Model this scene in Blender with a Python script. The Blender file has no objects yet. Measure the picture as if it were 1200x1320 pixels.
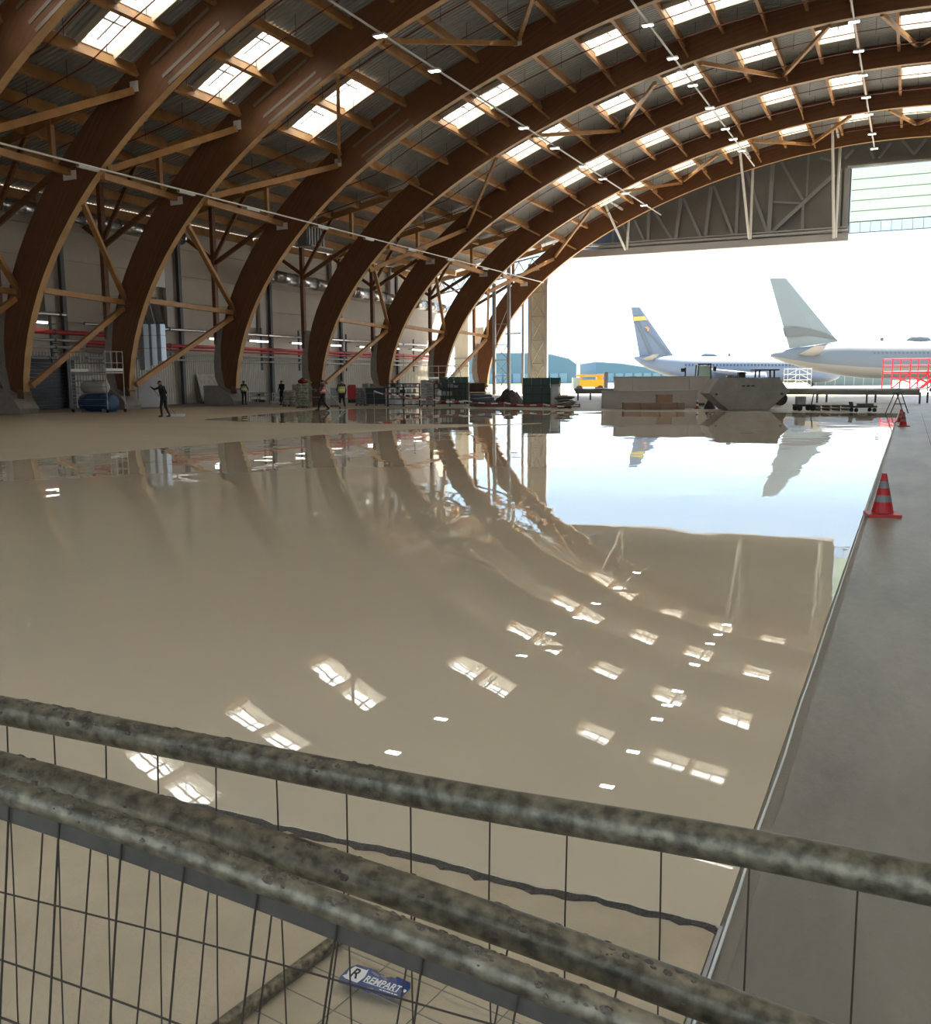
import bpy, bmesh, math, random
from mathutils import Vector, Matrix, noise
random.seed(7)
scn = bpy.context.scene
COL = scn.collection
PI = math.pi

# ------------------------------------------------------------------ camera, sky, sun, exposure
FPX, YAW, PITCH, ROLL, EYE = 1207.8, .44049, .14003, -.00712, 1.7
fwd = Vector((-math.sin(YAW)*math.cos(PITCH), math.cos(YAW)*math.cos(PITCH), -math.sin(PITCH)))
r0 = Vector((math.cos(YAW), math.sin(YAW), 0)); u0 = r0.cross(fwd)
rgt = r0*math.cos(ROLL)+u0*math.sin(ROLL); upv = -r0*math.sin(ROLL)+u0*math.cos(ROLL)
cam_d = bpy.data.cameras.new('camera'); cam = bpy.data.objects.new('camera', cam_d); COL.objects.link(cam)
cam_d.sensor_fit = 'HORIZONTAL'; cam_d.sensor_width = 36; cam_d.lens = 36*FPX/1200; cam_d.clip_start = .05; cam_d.clip_end = 3000
M = Matrix((rgt, upv, -fwd)).transposed().to_4x4(); M.translation = Vector((0, 0, EYE)); cam.matrix_world = M
scn.camera = cam
EYEP = Vector((0, 0, EYE))
def at(x, y, X=None, Y=None, Z=0.0):
    """the world point seen at photo pixel x, y on a plane X=, Y= or Z="""
    d = fwd+rgt*((x-600)/FPX)-upv*((y-660)/FPX)
    t = X/d.x if X is not None else Y/d.y if Y is not None else (Z-EYE)/d.z
    return EYEP+d*t

scn.view_settings.view_transform = 'Standard'; scn.view_settings.look = 'None'
scn.view_settings.gamma = 1; scn.view_settings.use_curve_mapping = False
scn.view_settings.exposure = 0.85
w = bpy.data.worlds.new('sky'); scn.world = w; w.use_nodes = True
nt = w.node_tree; nt.nodes.clear()
tc = nt.nodes.new('ShaderNodeTexCoord'); sep = nt.nodes.new('ShaderNodeSeparateXYZ')
rp = nt.nodes.new('ShaderNodeValToRGB'); bg = nt.nodes.new('ShaderNodeBackground'); wo = nt.nodes.new('ShaderNodeOutputWorld')
nt.links.new(tc.outputs['Generated'], sep.inputs[0]); nt.links.new(sep.outputs['Z'], rp.inputs[0])
nt.links.new(rp.outputs[0], bg.inputs[0]); nt.links.new(bg.outputs[0], wo.inputs[0])
el = rp.color_ramp.elements
el[0].position = 0.0; el[0].color = (.85, .90, .92, 1)
el[1].position = 1.0; el[1].color = (.62, .68, .74, 1)
for p, c in ((.05, (.50, .64, .75, 1)), (.13, (.285, .40, .515, 1)), (.35, (.46, .55, .66, 1))):
    e = el.new(p); e.color = c
bg.inputs[1].default_value = 2.0
sun_d = bpy.data.lights.new('sun', 'SUN'); sun_d.energy = 15.0; sun_d.angle = math.radians(2); sun_d.color = (1, .90, .76)
sun = bpy.data.objects.new('sun', sun_d); COL.objects.link(sun)
sun.rotation_euler = (math.radians(-30), math.radians(18), 0)

# ------------------------------------------------------------------ materials
MATS = {}
def mat(name, col, rough=.6, metal=0., noise_amt=0., scale=4., bump=0., bscale=30., emit=0., spec=.5, coord='Object', stretch=(1, 1, 1), col2=None, alpha=1., trans=0.):
    if name in MATS: return MATS[name]
    m = bpy.data.materials.new(name); m.use_nodes = True; n = m.node_tree; b = n.nodes['Principled BSDF']
    b.inputs['Base Color'].default_value = (*col, 1); b.inputs['Roughness'].default_value = rough
    b.inputs['Metallic'].default_value = metal; b.inputs['Specular IOR Level'].default_value = spec
    if noise_amt or col2 or bump:
        t = n.nodes.new('ShaderNodeTexCoord'); mp = n.nodes.new('ShaderNodeMapping'); mp.inputs['Scale'].default_value = stretch
        n.links.new(t.outputs[coord], mp.inputs[0])
    if noise_amt or col2:
        nz = n.nodes.new('ShaderNodeTexNoise'); nz.inputs['Scale'].default_value = scale; nz.inputs['Detail'].default_value = 5; nz.inputs['Roughness'].default_value = .6
        n.links.new(mp.outputs[0], nz.inputs['Vector'])
        cr = n.nodes.new('ShaderNodeValToRGB'); n.links.new(nz.outputs['Fac'], cr.inputs[0])
        a = col; c2 = col2 or tuple(min(1, c*(1-noise_amt)) for c in col)
        cr.color_ramp.elements[0].position = .35; cr.color_ramp.elements[0].color = (*c2, 1)
        cr.color_ramp.elements[1].position = .65; cr.color_ramp.elements[1].color = (*a, 1)
        n.links.new(cr.outputs[0], b.inputs['Base Color'])
    if bump:
        nb = n.nodes.new('ShaderNodeTexNoise'); nb.inputs['Scale'].default_value = bscale; nb.inputs['Detail'].default_value = 4
        n.links.new(mp.outputs[0], nb.inputs['Vector'])
        bp = n.nodes.new('ShaderNodeBump'); bp.inputs['Strength'].default_value = bump; bp.inputs['Distance'].default_value = .02
        n.links.new(nb.outputs['Fac'], bp.inputs['Height']); n.links.new(bp.outputs[0], b.inputs['Normal'])
    if emit:
        b.inputs['Emission Color'].default_value = (*col, 1); b.inputs['Emission Strength'].default_value = emit
    if trans: b.inputs['Transmission Weight'].default_value = trans
    MATS[name] = m
    return m
def wood(name, c1, c2, radial=False):
    m = bpy.data.materials.new(name); m.use_nodes = True; n = m.node_tree; b = n.nodes['Principled BSDF']; L = n.links.new
    t = n.nodes.new('ShaderNodeTexCoord')
    nz = n.nodes.new('ShaderNodeTexNoise'); nz.inputs['Detail'].default_value = 6; nz.inputs['Scale'].default_value = 1.3
    L(t.outputs['Object'], nz.inputs['Vector'])
    fac = nz.outputs['Fac']
    if radial:      # lamellas follow the arch: distance from its centre
        sx = n.nodes.new('ShaderNodeSeparateXYZ'); L(t.outputs['Object'], sx.inputs[0])
        cx = n.nodes.new('ShaderNodeCombineXYZ'); L(sx.outputs['X'], cx.inputs['X']); L(sx.outputs['Z'], cx.inputs['Z'])
        ln = n.nodes.new('ShaderNodeVectorMath'); ln.operation = 'DISTANCE'; L(cx.outputs[0], ln.inputs[0]); ln.inputs[1].default_value = (-2.5, 0, -15)
        w1 = n.nodes.new('ShaderNodeTexNoise'); w1.noise_dimensions = '1D'; w1.inputs['Scale'].default_value = 7; w1.inputs['Detail'].default_value = 1
        L(ln.outputs['Value'], w1.inputs['W'])
        mx = n.nodes.new('ShaderNodeMath'); mx.operation = 'MULTIPLY_ADD'; L(w1.outputs['Fac'], mx.inputs[0]); mx.inputs[1].default_value = .55
        m2 = n.nodes.new('ShaderNodeMath'); m2.operation = 'MULTIPLY'; L(nz.outputs['Fac'], m2.inputs[0]); m2.inputs[1].default_value = .45
        L(m2.outputs[0], mx.inputs[2]); fac = mx.outputs[0]
    cr = n.nodes.new('ShaderNodeValToRGB'); L(fac, cr.inputs[0])
    cr.color_ramp.elements[0].position = .3; cr.color_ramp.elements[0].color = (*c2, 1)
    cr.color_ramp.elements[1].position = .7; cr.color_ramp.elements[1].color = (*c1, 1)
    L(cr.outputs[0], b.inputs['Base Color']); b.inputs['Roughness'].default_value = .55; b.inputs['Specular IOR Level'].default_value = .3
    return m
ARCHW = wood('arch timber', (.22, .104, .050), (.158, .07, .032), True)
LIT_SOFFIT = wood('arch soffit lit tone', (.62, .40, .20), (.50, .30, .14), True)  # light on the arch undersides painted in as a paler timber
PINE = wood('pine timber', (.50, .28, .115), (.38, .195, .075))
DECKM = mat('roof deck grey', (.37, .38, .365), .5, .2, .12, 2)
WHITE = mat('white paint', (.75, .76, .74), .5)
STEEL = mat('galvanised steel', (.45, .46, .46), .45, .6, .15, 6)
DARKST = mat('dark steel', (.09, .095, .10), .5, .4)
GREYST = mat('grey painted steel', (.30, .32, .33), .5, .2)
CONC = mat('pale concrete', (.42, .40, .36), .85, 0, .2, 3, .3, 40)
BEIGE = mat('beige wall cladding', (.57, .52, .44), .6, 0, .08, .7)
CREAM = mat('cream cladding', (.70, .70, .58), .6, 0, .06, 1)
RED = mat('red paint', (.45, .03, .03), .4)
DUCT = mat('bright duct metal', (.62, .63, .64), .25, .9, .1, 5)
LAMP = mat('lamp diffuser', (1, .97, .9), .5, emit=5.)
GABLE = mat('gable cladding', (.22, .22, .205), .6, 0, .1, .5)
BLACK = mat('black plastic', (.02, .02, .022), .5)

# skylight glazing: opal sheet that lets daylight through
sk = bpy.data.materials.new('skylight glazing'); sk.use_nodes = True; n = sk.node_tree; n.nodes.clear()
o = n.nodes.new('ShaderNodeOutputMaterial'); tl = n.nodes.new('ShaderNodeBsdfTranslucent'); tp = n.nodes.new('ShaderNodeBsdfTransparent'); mx = n.nodes.new('ShaderNodeMixShader')
tl.inputs[0].default_value = (.92, .94, .95, 1); mx.inputs[0].default_value = .03
n.links.new(tl.outputs[0], mx.inputs[1]); n.links.new(tp.outputs[0], mx.inputs[2]); n.links.new(mx.outputs[0], o.inputs[0]); SKYG = sk

# wet screed: glossy film over beige cement, gently rippled
def wet(name, c1, c2, rough, ripple):
    m = bpy.data.materials.new(name); m.use_nodes = True; n = m.node_tree; b = n.nodes['Principled BSDF']; L = n.links.new
    t = n.nodes.new('ShaderNodeTexCoord')
    nz = n.nodes.new('ShaderNodeTexNoise'); nz.inputs['Scale'].default_value = .25; nz.inputs['Detail'].default_value = 4; L(t.outputs['Object'], nz.inputs['Vector'])
    cr = n.nodes.new('ShaderNodeValToRGB'); L(nz.outputs['Fac'], cr.inputs[0])
    cr.color_ramp.elements[0].position = .3; cr.color_ramp.elements[0].color = (*c2, 1); cr.color_ramp.elements[1].position = .7; cr.color_ramp.elements[1].color = (*c1, 1)
    L(cr.outputs[0], b.inputs['Base Color']); b.inputs['Roughness'].default_value = rough; b.inputs['IOR'].default_value = 1.55
    # long slow swells plus finer ripples; the ripples come in patches
    g1 = n.nodes.new('ShaderNodeTexNoise'); g1.inputs['Scale'].default_value = .45; g1.inputs['Detail'].default_value = 1.5
    mp = n.nodes.new('ShaderNodeMapping'); mp.inputs['Scale'].default_value = (1, .8, 1); mp.inputs['Rotation'].default_value = (0, 0, .4); L(t.outputs['Object'], mp.inputs[0]); L(mp.outputs[0], g1.inputs['Vector'])
    g2 = n.nodes.new('ShaderNodeTexNoise'); g2.inputs['Scale'].default_value = 2.6; g2.inputs['Detail'].default_value = 2; L(mp.outputs[0], g2.inputs['Vector'])
    pa = n.nodes.new('ShaderNodeTexNoise'); pa.inputs['Scale'].default_value = .11; L(t.outputs['Object'], pa.inputs['Vector'])
    pr = n.nodes.new('ShaderNodeMapRange'); pr.inputs[1].default_value = .42; pr.inputs[2].default_value = .62; pr.inputs[3].default_value = .15; pr.inputs[4].default_value = 1; L(pa.outputs['Fac'], pr.inputs[0])
    mu = n.nodes.new('ShaderNodeMath'); mu.operation = 'MULTIPLY'; L(g2.outputs['Fac'], mu.inputs[0]); L(pr.outputs[0], mu.inputs[1])
    m3 = n.nodes.new('ShaderNodeMath'); m3.operation = 'MULTIPLY_ADD'; L(mu.outputs[0], m3.inputs[0]); m3.inputs[1].default_value = .15; L(g1.outputs['Fac'], m3.inputs[2])
    bp = n.nodes.new('ShaderNodeBump'); bp.inputs['Strength'].default_value = 1; bp.inputs['Distance'].default_value = ripple
    L(m3.outputs[0], bp.inputs['Height']); L(bp.outputs[0], b.inputs['Normal'])
    return m
WET = wet('wet screed', (.65, .565, .42), (.61, .525, .39), .006, .010)

# ------------------------------------------------------------------ mesh helpers
ORG = {}
class MB:
    def __init__(s): s.v = []; s.f = []; s.m = []
    def add(s, vs, fs, mi=0):
        k = len(s.v); s.v += [Vector(v) for v in vs]; s.f += [tuple(i+k for i in f) for f in fs]; s.m += [mi]*len(fs); return s
    def box(s, c, d, R=None, mi=0):
        c = Vector(c); h = Vector(d)/2
        vs = [Vector((x*h.x, y*h.y, z*h.z)) for x in (-1, 1) for y in (-1, 1) for z in (-1, 1)]
        if R is not None: vs = [R @ v for v in vs]
        return s.add([c+v for v in vs], [(0, 1, 3, 2), (4, 6, 7, 5), (0, 4, 5, 1), (2, 3, 7, 6), (0, 2, 6, 4), (1, 5, 7, 3)], mi)
    def beam(s, p, q, w, h, up=(0, 0, 1), mi=0):
        p = Vector(p); q = Vector(q); d = (q-p).normalized(); up = Vector(up)
        if abs(d.dot(up)) > .99: up = Vector((1, 0, 0))
        a = d.cross(up).normalized()*(w/2); b = a.cross(d).normalized()*(h/2)
        return s.add([p-a-b, p+a-b, p+a+b, p-a+b, q-a-b, q+a-b, q+a+b, q-a+b], [(0, 3, 2, 1), (4, 5, 6, 7), (0, 1, 5, 4), (1, 2, 6, 5), (2, 3, 7, 6), (3, 0, 4, 7)], mi)
    def path(s, pts, r, n=8, mi=0, cap=True):
        pts = [Vector(p) for p in pts]; rs = r if isinstance(r, (list, tuple)) else [r]*len(pts); k = len(s.v); N = len(pts)
        d0 = (pts[1]-pts[0]).normalized(); a = d0.orthogonal().normalized()
        for i, p in enumerate(pts):
            d = (pts[min(i+1, N-1)]-pts[max(i-1, 0)]).normalized()
            a = (a-d*a.dot(d)).normalized(); b = d.cross(a)
            for j in range(n):
                t = 2*PI*j/n; s.v.append(p+(a*math.cos(t)+b*math.sin(t))*rs[i])
        for i in range(N-1):
            for j in range(n):
                s.f.append((k+i*n+j, k+i*n+(j+1) % n, k+(i+1)*n+(j+1) % n, k+(i+1)*n+j)); s.m.append(mi)
        if cap:
            s.f.append(tuple(k+j for j in range(n))[::-1]); s.f.append(tuple(k+(N-1)*n+j for j in range(n))); s.m += [mi, mi]
        return s
    def tube(s, p, q, r, n=8, mi=0, r2=None): return s.path([p, q], [r, r if r2 is None else r2], n, mi)
    def prism(s, poly, ex, mi=0):
        n = len(poly); ex = Vector(ex); poly = [Vector(p) for p in poly]
        return s.add(poly+[p+ex for p in poly], [tuple(range(n))[::-1], tuple(range(n, 2*n))]+[(i, (i+1) % n, n+(i+1) % n, n+i) for i in range(n)], mi)
    def lathe(s, prof, o=(0, 0, 0), n=16, mi=0, axis='Z'):
        o = Vector(o); k = len(s.v)
        for r, z in prof:
            for j in range(n):
                t = 2*PI*j/n; x, y = r*math.cos(t), r*math.sin(t)
                s.v.append(o+(Vector((x, y, z)) if axis == 'Z' else Vector((z, x, y)) if axis == 'X' else Vector((x, z, y))))
        for i in range(len(prof)-1):
            for j in range(n): s.f.append((k+i*n+j, k+i*n+(j+1) % n, k+(i+1)*n+(j+1) % n, k+(i+1)*n+j)); s.m.append(mi)
        s.f.append(tuple(k+j for j in range(n))[::-1]); s.f.append(tuple(k+(len(prof)-1)*n+j for j in range(n))); s.m += [mi, mi]
        return s
    def build(s, name, mats, parent=None, origin=None, smooth=False, kind=None):
        if parent is not None: base = ORG[parent.name]
        else: base = Vector(origin) if origin is not None else Vector((0, 0, 0))
        me = bpy.data.meshes.new(name); me.from_pydata([v-base for v in s.v], [], s.f)
        if not isinstance(mats, (list, tuple)): mats = [mats]
        for m in mats: me.materials.append(m)
        if len(mats) > 1: me.polygons.foreach_set('material_index', s.m)
        bm = bmesh.new(); bm.from_mesh(me); bmesh.ops.recalc_face_normals(bm, faces=bm.faces); bm.to_mesh(me); bm.free()
        if smooth: me.polygons.foreach_set('use_smooth', [True]*len(me.polygons))
        o = bpy.data.objects.new(name, me); COL.objects.link(o)
        if parent is not None: o.parent = parent
        else: o.location = base
        ORG[o.name] = base
        if kind: o['kind'] = kind
        return o
def tag(o, label, cat, group=None):
    o['label'] = label; o['category'] = cat
    if group: o['group'] = group
    return o
def thing(name, label, cat, loc=(0, 0, 0), group=None):
    o = bpy.data.objects.new(name, None); COL.objects.link(o); o.location = loc; ORG[o.name] = Vector(loc); o.empty_display_size = .3
    return tag(o, label, cat, group)
def struct_empty(name, loc=(0, 0, 0)):
    o = bpy.data.objects.new(name, None); COL.objects.link(o); o.location = loc; ORG[o.name] = Vector(loc); o['kind'] = 'structure'; return o
def inst(me, name, parent, loc, rot=(0, 0, 0)):
    o = bpy.data.objects.new(name, me); COL.objects.link(o); o.parent = parent
    o.location = Vector(loc)-ORG[parent.name]; o.rotation_euler = rot; ORG[o.name] = Vector(loc); return o
def copy_tree(o, parent=None):
    c = o.copy(); COL.objects.link(c); c.parent = parent; ORG[c.name] = ORG[o.name]
    for ch in list(o.children):
        if ch.type != 'LIGHT': copy_tree(ch, c)
    return c
ORD = ['first', 'second', 'third', 'fourth', 'fifth', 'sixth', 'seventh', 'eighth', 'ninth', 'tenth', 'eleventh', 'twelfth', 'thirteenth', 'fourteenth', 'fifteenth', 'sixteenth']

# ------------------------------------------------------------------ floor
floor = struct_empty('floor')
SLAB = mat('dry hangar slab', (.33, .295, .24), .55, 0, .25, .35, .15, 60, spec=.35)
STRIP = mat('walked concrete strip', (.26, .235, .185), .4, 0, .45, 1.1, .3, 25, spec=.4, stretch=(1, .25, 1))
APRON = mat('apron concrete', (.36, .36, .35), .7, 0, .1, .05)
DRY = mat('floated screed', (.46, .39, .285), .45, 0, .12, .3, spec=.35, stretch=(.3, 1, 1))
NEARF = mat('dusty cement floor', (.55, .46, .32), .65, 0, .22, 1.6, .2, 50, spec=.3)
MB().box((-2.5, 46, -.17), (98, 118, .3)).build('concrete_slab', SLAB, floor)
MB().box((10.3, 44.6, -.015), (21.36, 113, .05)).build('concrete_strip', STRIP, floor)
def sheet(pts, z0, z1, name, m, sub=0):
    return MB().prism([Vector((p[0], p[1], z0)) for p in pts], (0, 0, z1-z0)).build(name, m, floor)
# ragged near edge of the pour
rag = []
x = -18.0
while x < -.44:
    rag.append((x, 2.80+.035*noise.noise(Vector((x*2.2, 0, 0)))+.022*noise.noise(Vector((x*11, 3, 0)))+(.05 if x < -3 else .0)*noise.noise(Vector((x*.5, 7, 0))))); x += .035
rag.append((-.45, 2.785))
main = rag+[(-.44, 48.8), (-16.2, 48.3), (-13.6, 42), (-13.06, 34.95), (-12.9, 34.2), (-15.3, 29.9), (-16.9, 25.35), (-17.3, 21.2), (-17.6, 17.2), (-18, 14.2)]
sheet(main, -.018, .0, 'wet_screed', WET)
MB().add([Vector((x_, y_+.012, -.001)) for x_, y_ in rag]+[Vector((x_, y_-.028-.02*max(0, min(1, (-x_-1)/2))-.03*noise.noise(Vector((x_*9, 1, 0)))-.02*noise.noise(Vector((x_*31, 4, 0))), -.012)) for x_, y_ in rag],
         [(i, i+1, len(rag)+i+1, len(rag)+i) for i in range(len(rag)-1)]).build('screed_rim', mat('damp crumbly cement', (.11, .088, .062), .3, 0, .5, 60, 1., 150), floor)
sheet([(-.46, -1), (-.46, 2.9), (-18, 2.9), (-18, -1)], -.02, -.0125, 'cement_floor', NEARF)
pud = [(-29.15, 33.44), (-23.51, 31.89), (-19.97, 32.22), (-16.64, 32.53), (-14.03, 33.31), (-13.06, 34.95), (-13.6, 42), (-16.2, 48.3), (-24.49, 51.5), (-30.49, 49.23), (-31.68, 46.01), (-30.45, 39.99)]
sheet(pud, -.018, -.001, 'wet_screed', WET)
sheet([(-45, 8), (-18, 8), (-18, 14.2), (-17.6, 17.2), (-17.3, 21.2), (-16.9, 25.35), (-15.3, 29.9), (-12.9, 34.2), (-14.03, 33.31), (-16.64, 32.53), (-19.97, 32.22), (-23.5, 31.89), (-29.15, 33.44), (-30.45, 39.99), (-31.68, 46.01), (-30.49, 49.23), (-33, 51), (-44, 51)], -.018, .001, 'floated_screed', DRY)
# thin white edge profile along the pour, and a second saw joint in the strip
MB().path([(-.43+.006*noise.noise(Vector((0, y_*1.3, 0))), y_, .0) for y_ in [2.3+.25*i for i in range(186)]], .0055, 5).build('edge_profile', WHITE, floor)
MB().box((-.445, 1.2, -.004), (.012, 3.2, .012)).build('edge_profile', STEEL, floor)
MB().box((.55, 24, .0105), (.012, 52, .002)).build('saw_joint', mat('joint shadow gap', (.05, .045, .04), .8), floor)
MB().box((0, 600, -.2), (1600, 994, .2)).build('apron', APRON, floor)
MB().box((-60, 430, -.05), (500, 300, .06)).build('grass_strip', mat('far grass', (.16, .22, .09), .9, 0, .2, .1), floor)

# ------------------------------------------------------------------ arches
YS = [14.0, 21.7, 29.4, 37.06, 44.94, 55.38, 66.46, 77.74, 89.57, 100.75]
AW = .42
CX, CZ = -2.5, -15.0
CO = (38.90017897, 6.40500312, 3.97669274, -3.75580268)
def rin(p): return CO[0]+CO[1]*p**2+CO[2]*p**4+CO[3]*p**6
TT = [(0, 1.55), (.3, 1.65), (.5, 1.8), (.65, 2.05), (.8, 2.35), (.9, 2.4), (1.0, 2.3), (1.08, 2.15), (1.13, 1.95), (1.17, 1.65), (1.2, 1.25), (1.235, .4)]
def thick(p):
    p = abs(p)
    for (a, ta), (b, tb) in zip(TT, TT[1:]):
        if p <= b: return ta+(tb-ta)*max(0, (p-a))/(b-a)
    return TT[-1][1]
def shell(p, off):      # p < 0 on the right half
    r = rin(abs(p))+off; return Vector((CX-r*math.sin(p), 0, CZ+r*math.cos(p)))
def phi_x(X, off=None):
    lo, hi = 0.0, 1.2
    for _ in range(50):
        m_ = (lo+hi)/2
        if shell(m_, thick(m_) if off is None else off).x > X: lo = m_
        else: hi = m_
    return lo
PF = 1.205
while shell(PF, 0).z > .97: PF += .001
phis = [PF*(-1+2*i/96) for i in range(97)]
inner = [shell(p, 0) for p in phis]; outer = [shell(p, thick(p)) for p in phis]
am = MB()
n_ = len(phis)
vs = inner+outer; vs = vs+[v+Vector((0, AW, 0)) for v in vs]
fs = []
for i in range(n_-1):
    a, b, c, d = i, i+1, n_+i+1, n_+i; k = 2*n_
    fs += [(a, b, c, d), (a+k, d+k, c+k, b+k), (a, a+k, b+k, b), (d, c, c+k, d+k)]
fs += [(0, n_, 3*n_, 2*n_), (n_-1, 3*n_-1, 4*n_-1, 2*n_-1)]
ARCHM = None
arch_lab = ['glulam arch that crosses the top left corner, nearest the camera but hidden', 'glulam arch overhead outside the frame on the left', 'glulam arch cut off by the top left corner of the photo',
            'nearest full glulam arch, its foot at the left frame edge', 'brown glulam arch whose foot stands beside the scaffold tower and blue tank',
            'brown glulam arch rising behind the worker with the squeegee', 'brown glulam arch with its foot behind the orange vested worker',
            'darker glulam arch, fifth foot from the left', 'darker glulam arch, sixth foot from the left, before the last one',
            'last and farthest glulam arch, framing the open hangar gate']
plinth = None
arches = []
for i, Y in enumerate(YS):
    t = thing('glulam_arch', arch_lab[i], 'arch', (0, Y, 0), 'curved glulam arches of the hangar roof'); arches.append(t)
    if ARCHM is None:
        o = MB().add([v+Vector((0, Y, 0)) for v in vs], fs)
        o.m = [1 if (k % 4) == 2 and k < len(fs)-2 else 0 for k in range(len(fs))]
        o = o.build('timber_rib', [ARCHW, LIT_SOFFIT], t); ARCHM = o.data
        SHOES = []
        for s in (1, -1):
            q0 = shell(s*PF, .02); s_ = MB()
            s_.prism([(q0.x-.4*s, Y-.06, .84), (q0.x+.16*s, Y-.06, .84), (q0.x+.14*s, Y-.06, 1.1), (q0.x-.1*s, Y-.06, 1.4), (q0.x-.4*s, Y-.06, 1.3)], (0, AW+.12, 0))
            SHOES.append(s_.build('steel_shoe', mat('bronze plate', (.22, .15, .10), .5, .3), t).data)
        SPLS = []; PLM = mat('dull zinc plate', (.24, .2, .155), .5, .3)
        for off in (.12, .62, 1.55):
            p0, p1 = shell(.735-.045, off), shell(.735+.045, off)
            SPLS.append(MB().beam(p0+Vector((0, Y-.02, 0)), p1+Vector((0, Y-.02, 0)), .03, .16, up=shell(.735, 1)-shell(.735, 0)).build('splice_plate', PLM, t).data)
    else:
        inst(ARCHM, 'timber_rib', t, (0, Y, 0))
        for m_ in SHOES: inst(m_, 'steel_shoe', t, (0, Y, 0))
        if i in (2, 3, 4, 5):
            for m_ in SPLS: inst(m_, 'splice_plate', t, (0, Y, 0))
# concrete footings under the left feet, with the rib that runs up behind the timber
for i, Y in enumerate(YS):
    if i < 2: continue
    lab = ['grey concrete footing half outside the left frame edge', 'grey concrete footing at the left frame edge under the nearest arch foot', 'grey concrete footing beside the blue tank and scaffold tower',
           'grey sloped concrete footing right of the white wall panel', 'grey concrete footing behind the stacked site materials left of the orange vest',
           'grey concrete footing behind site materials, fifth from the left', 'grey concrete footing behind crates, sixth from the left', 'grey concrete footing of the last arch by the gate'][i-2]
    t = thing('concrete_footing', lab, 'footing', (-46, Y, 0), 'concrete arch footings along the left side')
    P = [(-47.2, 0), (-44.55, 0), (-44.45, .3), (-44.9, .84), (-46.1, 1.42), (-47.2, 1.42)]
    MB().prism([Vector((x_, Y-.45, z_)) for x_, z_ in P], (0, AW+.9, 0)).build('block', CONC, t)
    oc = [shell(PF-.002-k*.011, thick(PF-.002-k*.011)-.05) for k in range(9)]; oc = [v for v in oc if v.z > 1.1]
    P = [(-46.2, 1.35), (-45.3, 1.05)]+[(v.x, v.z) for v in oc]+[(-47.0, oc[-1].z+.15)]+[(max(v.x-.5-.04*k, -47.0), v.z) for k, v in enumerate(oc[::-1]) if v.z > 1.9]
    MB().prism([Vector((x_, Y+.04, z_)) for x_, z_ in P], (0, AW-.08, 0)).build('rib', CONC, t)

# ------------------------------------------------------------------ roof: purlins, corrugated deck, skylights
ceil = struct_empty('ceiling')
shellX = [-35.3, -32.85, -30.35, -27.8, -25.25, -22.65, -20.15, -17.6, -15.0, -12.4, -9.8, -7.2, -4.6, -2.0, .6, 3.2, 5.8, 8.4, 11.0, 13.6]
nodes = []
for X in shellX:
    if X < CX:
        p = phi_x(X); nodes.append(shell(p, thick(p)))
    else:
        p = phi_x(2*CX-X); v = shell(p, thick(p)); nodes.append(Vector((2*CX-v.x, 0, v.z)))
lean = [Vector((-51.2, 0, 13.75)), Vector((-48.6, 0, 14.3)), Vector((-46.0, 0, 14.85)), Vector((-43.3, 0, 15.4)), Vector((-40.7, 0, 15.95)), Vector((-38.0, 0, 16.5))]
prof = lean+nodes; NL = len(lean)
pm_cache = {}
def purlin_mesh(L):
    k = round(L, 2)
    if k not in pm_cache:
        o = MB().box((0, L/2, -.34), (.2, L, .6)).build('purlin', PINE); pm_cache[k] = o.data; bpy.data.objects.remove(o)
    return pm_cache[k]
dk_cache = {}
def deck_mesh(y0, y1, C_):      # ribs run from purlin to purlin
    k = (round(y0, 2), round(y1, 2), round(C_, 1))
    if k not in dk_cache:
        mb = MB(); vs = []; y = y0; pitch = .3; i = 0
        prof_ = []
        while y < y1-.01:
            prof_ += [(y, 0), (min(y+.14, y1), 0), (min(y+.17, y1), .06), (min(y+.27, y1), .06)]; y += pitch
        prof_.append((y1, 0))
        for yy, zz in prof_: vs += [Vector((0, yy, zz)), Vector((C_, yy, zz))]
        mb.add(vs, [(2*j, 2*j+2, 2*j+3, 2*j+1) for j in range(len(prof_)-1)])
        o = mb.build('deck_panel', DECKM); dk_cache[k] = o.data; bpy.data.objects.remove(o)
    return dk_cache[k]
sky_cache = {}
MULL = mat('grey glazing bar', (.28, .28, .27), .5)
def skylight_meshes(y0, y1, C_):
    k = (round(y0, 2), round(y1, 2))
    if k not in sky_cache:
        H_ = .5; a = .12; b = C_-.12
        m1 = MB().box(((a+b)/2, y0+.03, H_/2-.15), (b-a+.1, .06, H_+.3)).box(((a+b)/2, y1-.03, H_/2-.15), (b-a+.1, .06, H_+.3)).box((a+.0, (y0+y1)/2, H_/2-.05), (.06, y1-y0-.1, H_+.1)).box((b, (y0+y1)/2, H_/2-.05), (.06, y1-y0-.1, H_+.1))
        o1 = m1.build('skylight_curb', mat('pale painted curb', (.72, .65, .53), .6))
        m2 = MB().box(((a+b)/2, (y0+y1)/2, H_+.02), (b-a, y1-y0, .015)); o2 = m2.build('pane', SKYG)
        m3 = MB()
        for q in (.33, .66): m3.box(((a+b)/2, y0+(y1-y0)*q, H_-.02), (b-a-.06, .1, .05))
        m3.box(((a+b)/2, (y0+y1)/2, H_-.02), (.1, y1-y0-.1, .05))
        o3 = m3.build('glazing_bar', MULL)
        sky_cache[k] = (o1.data, o2.data, o3.data)
        for o in (o1, o2, o3): bpy.data.objects.remove(o)
    return sky_cache[k]
half = [Vector((2*CX-v.x, 0, v.z)) for v in prof[::-1] if 2*CX-v.x > prof[-1].x+1.2]
full = prof+half
BAYS = [(-6.2, -1.4), (-1.4, 6.3)]+[(YS[k]-0, YS[k+1]) for k in range(len(YS)-1)]
BAYS.insert(2, (6.3, 14.0))
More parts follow.
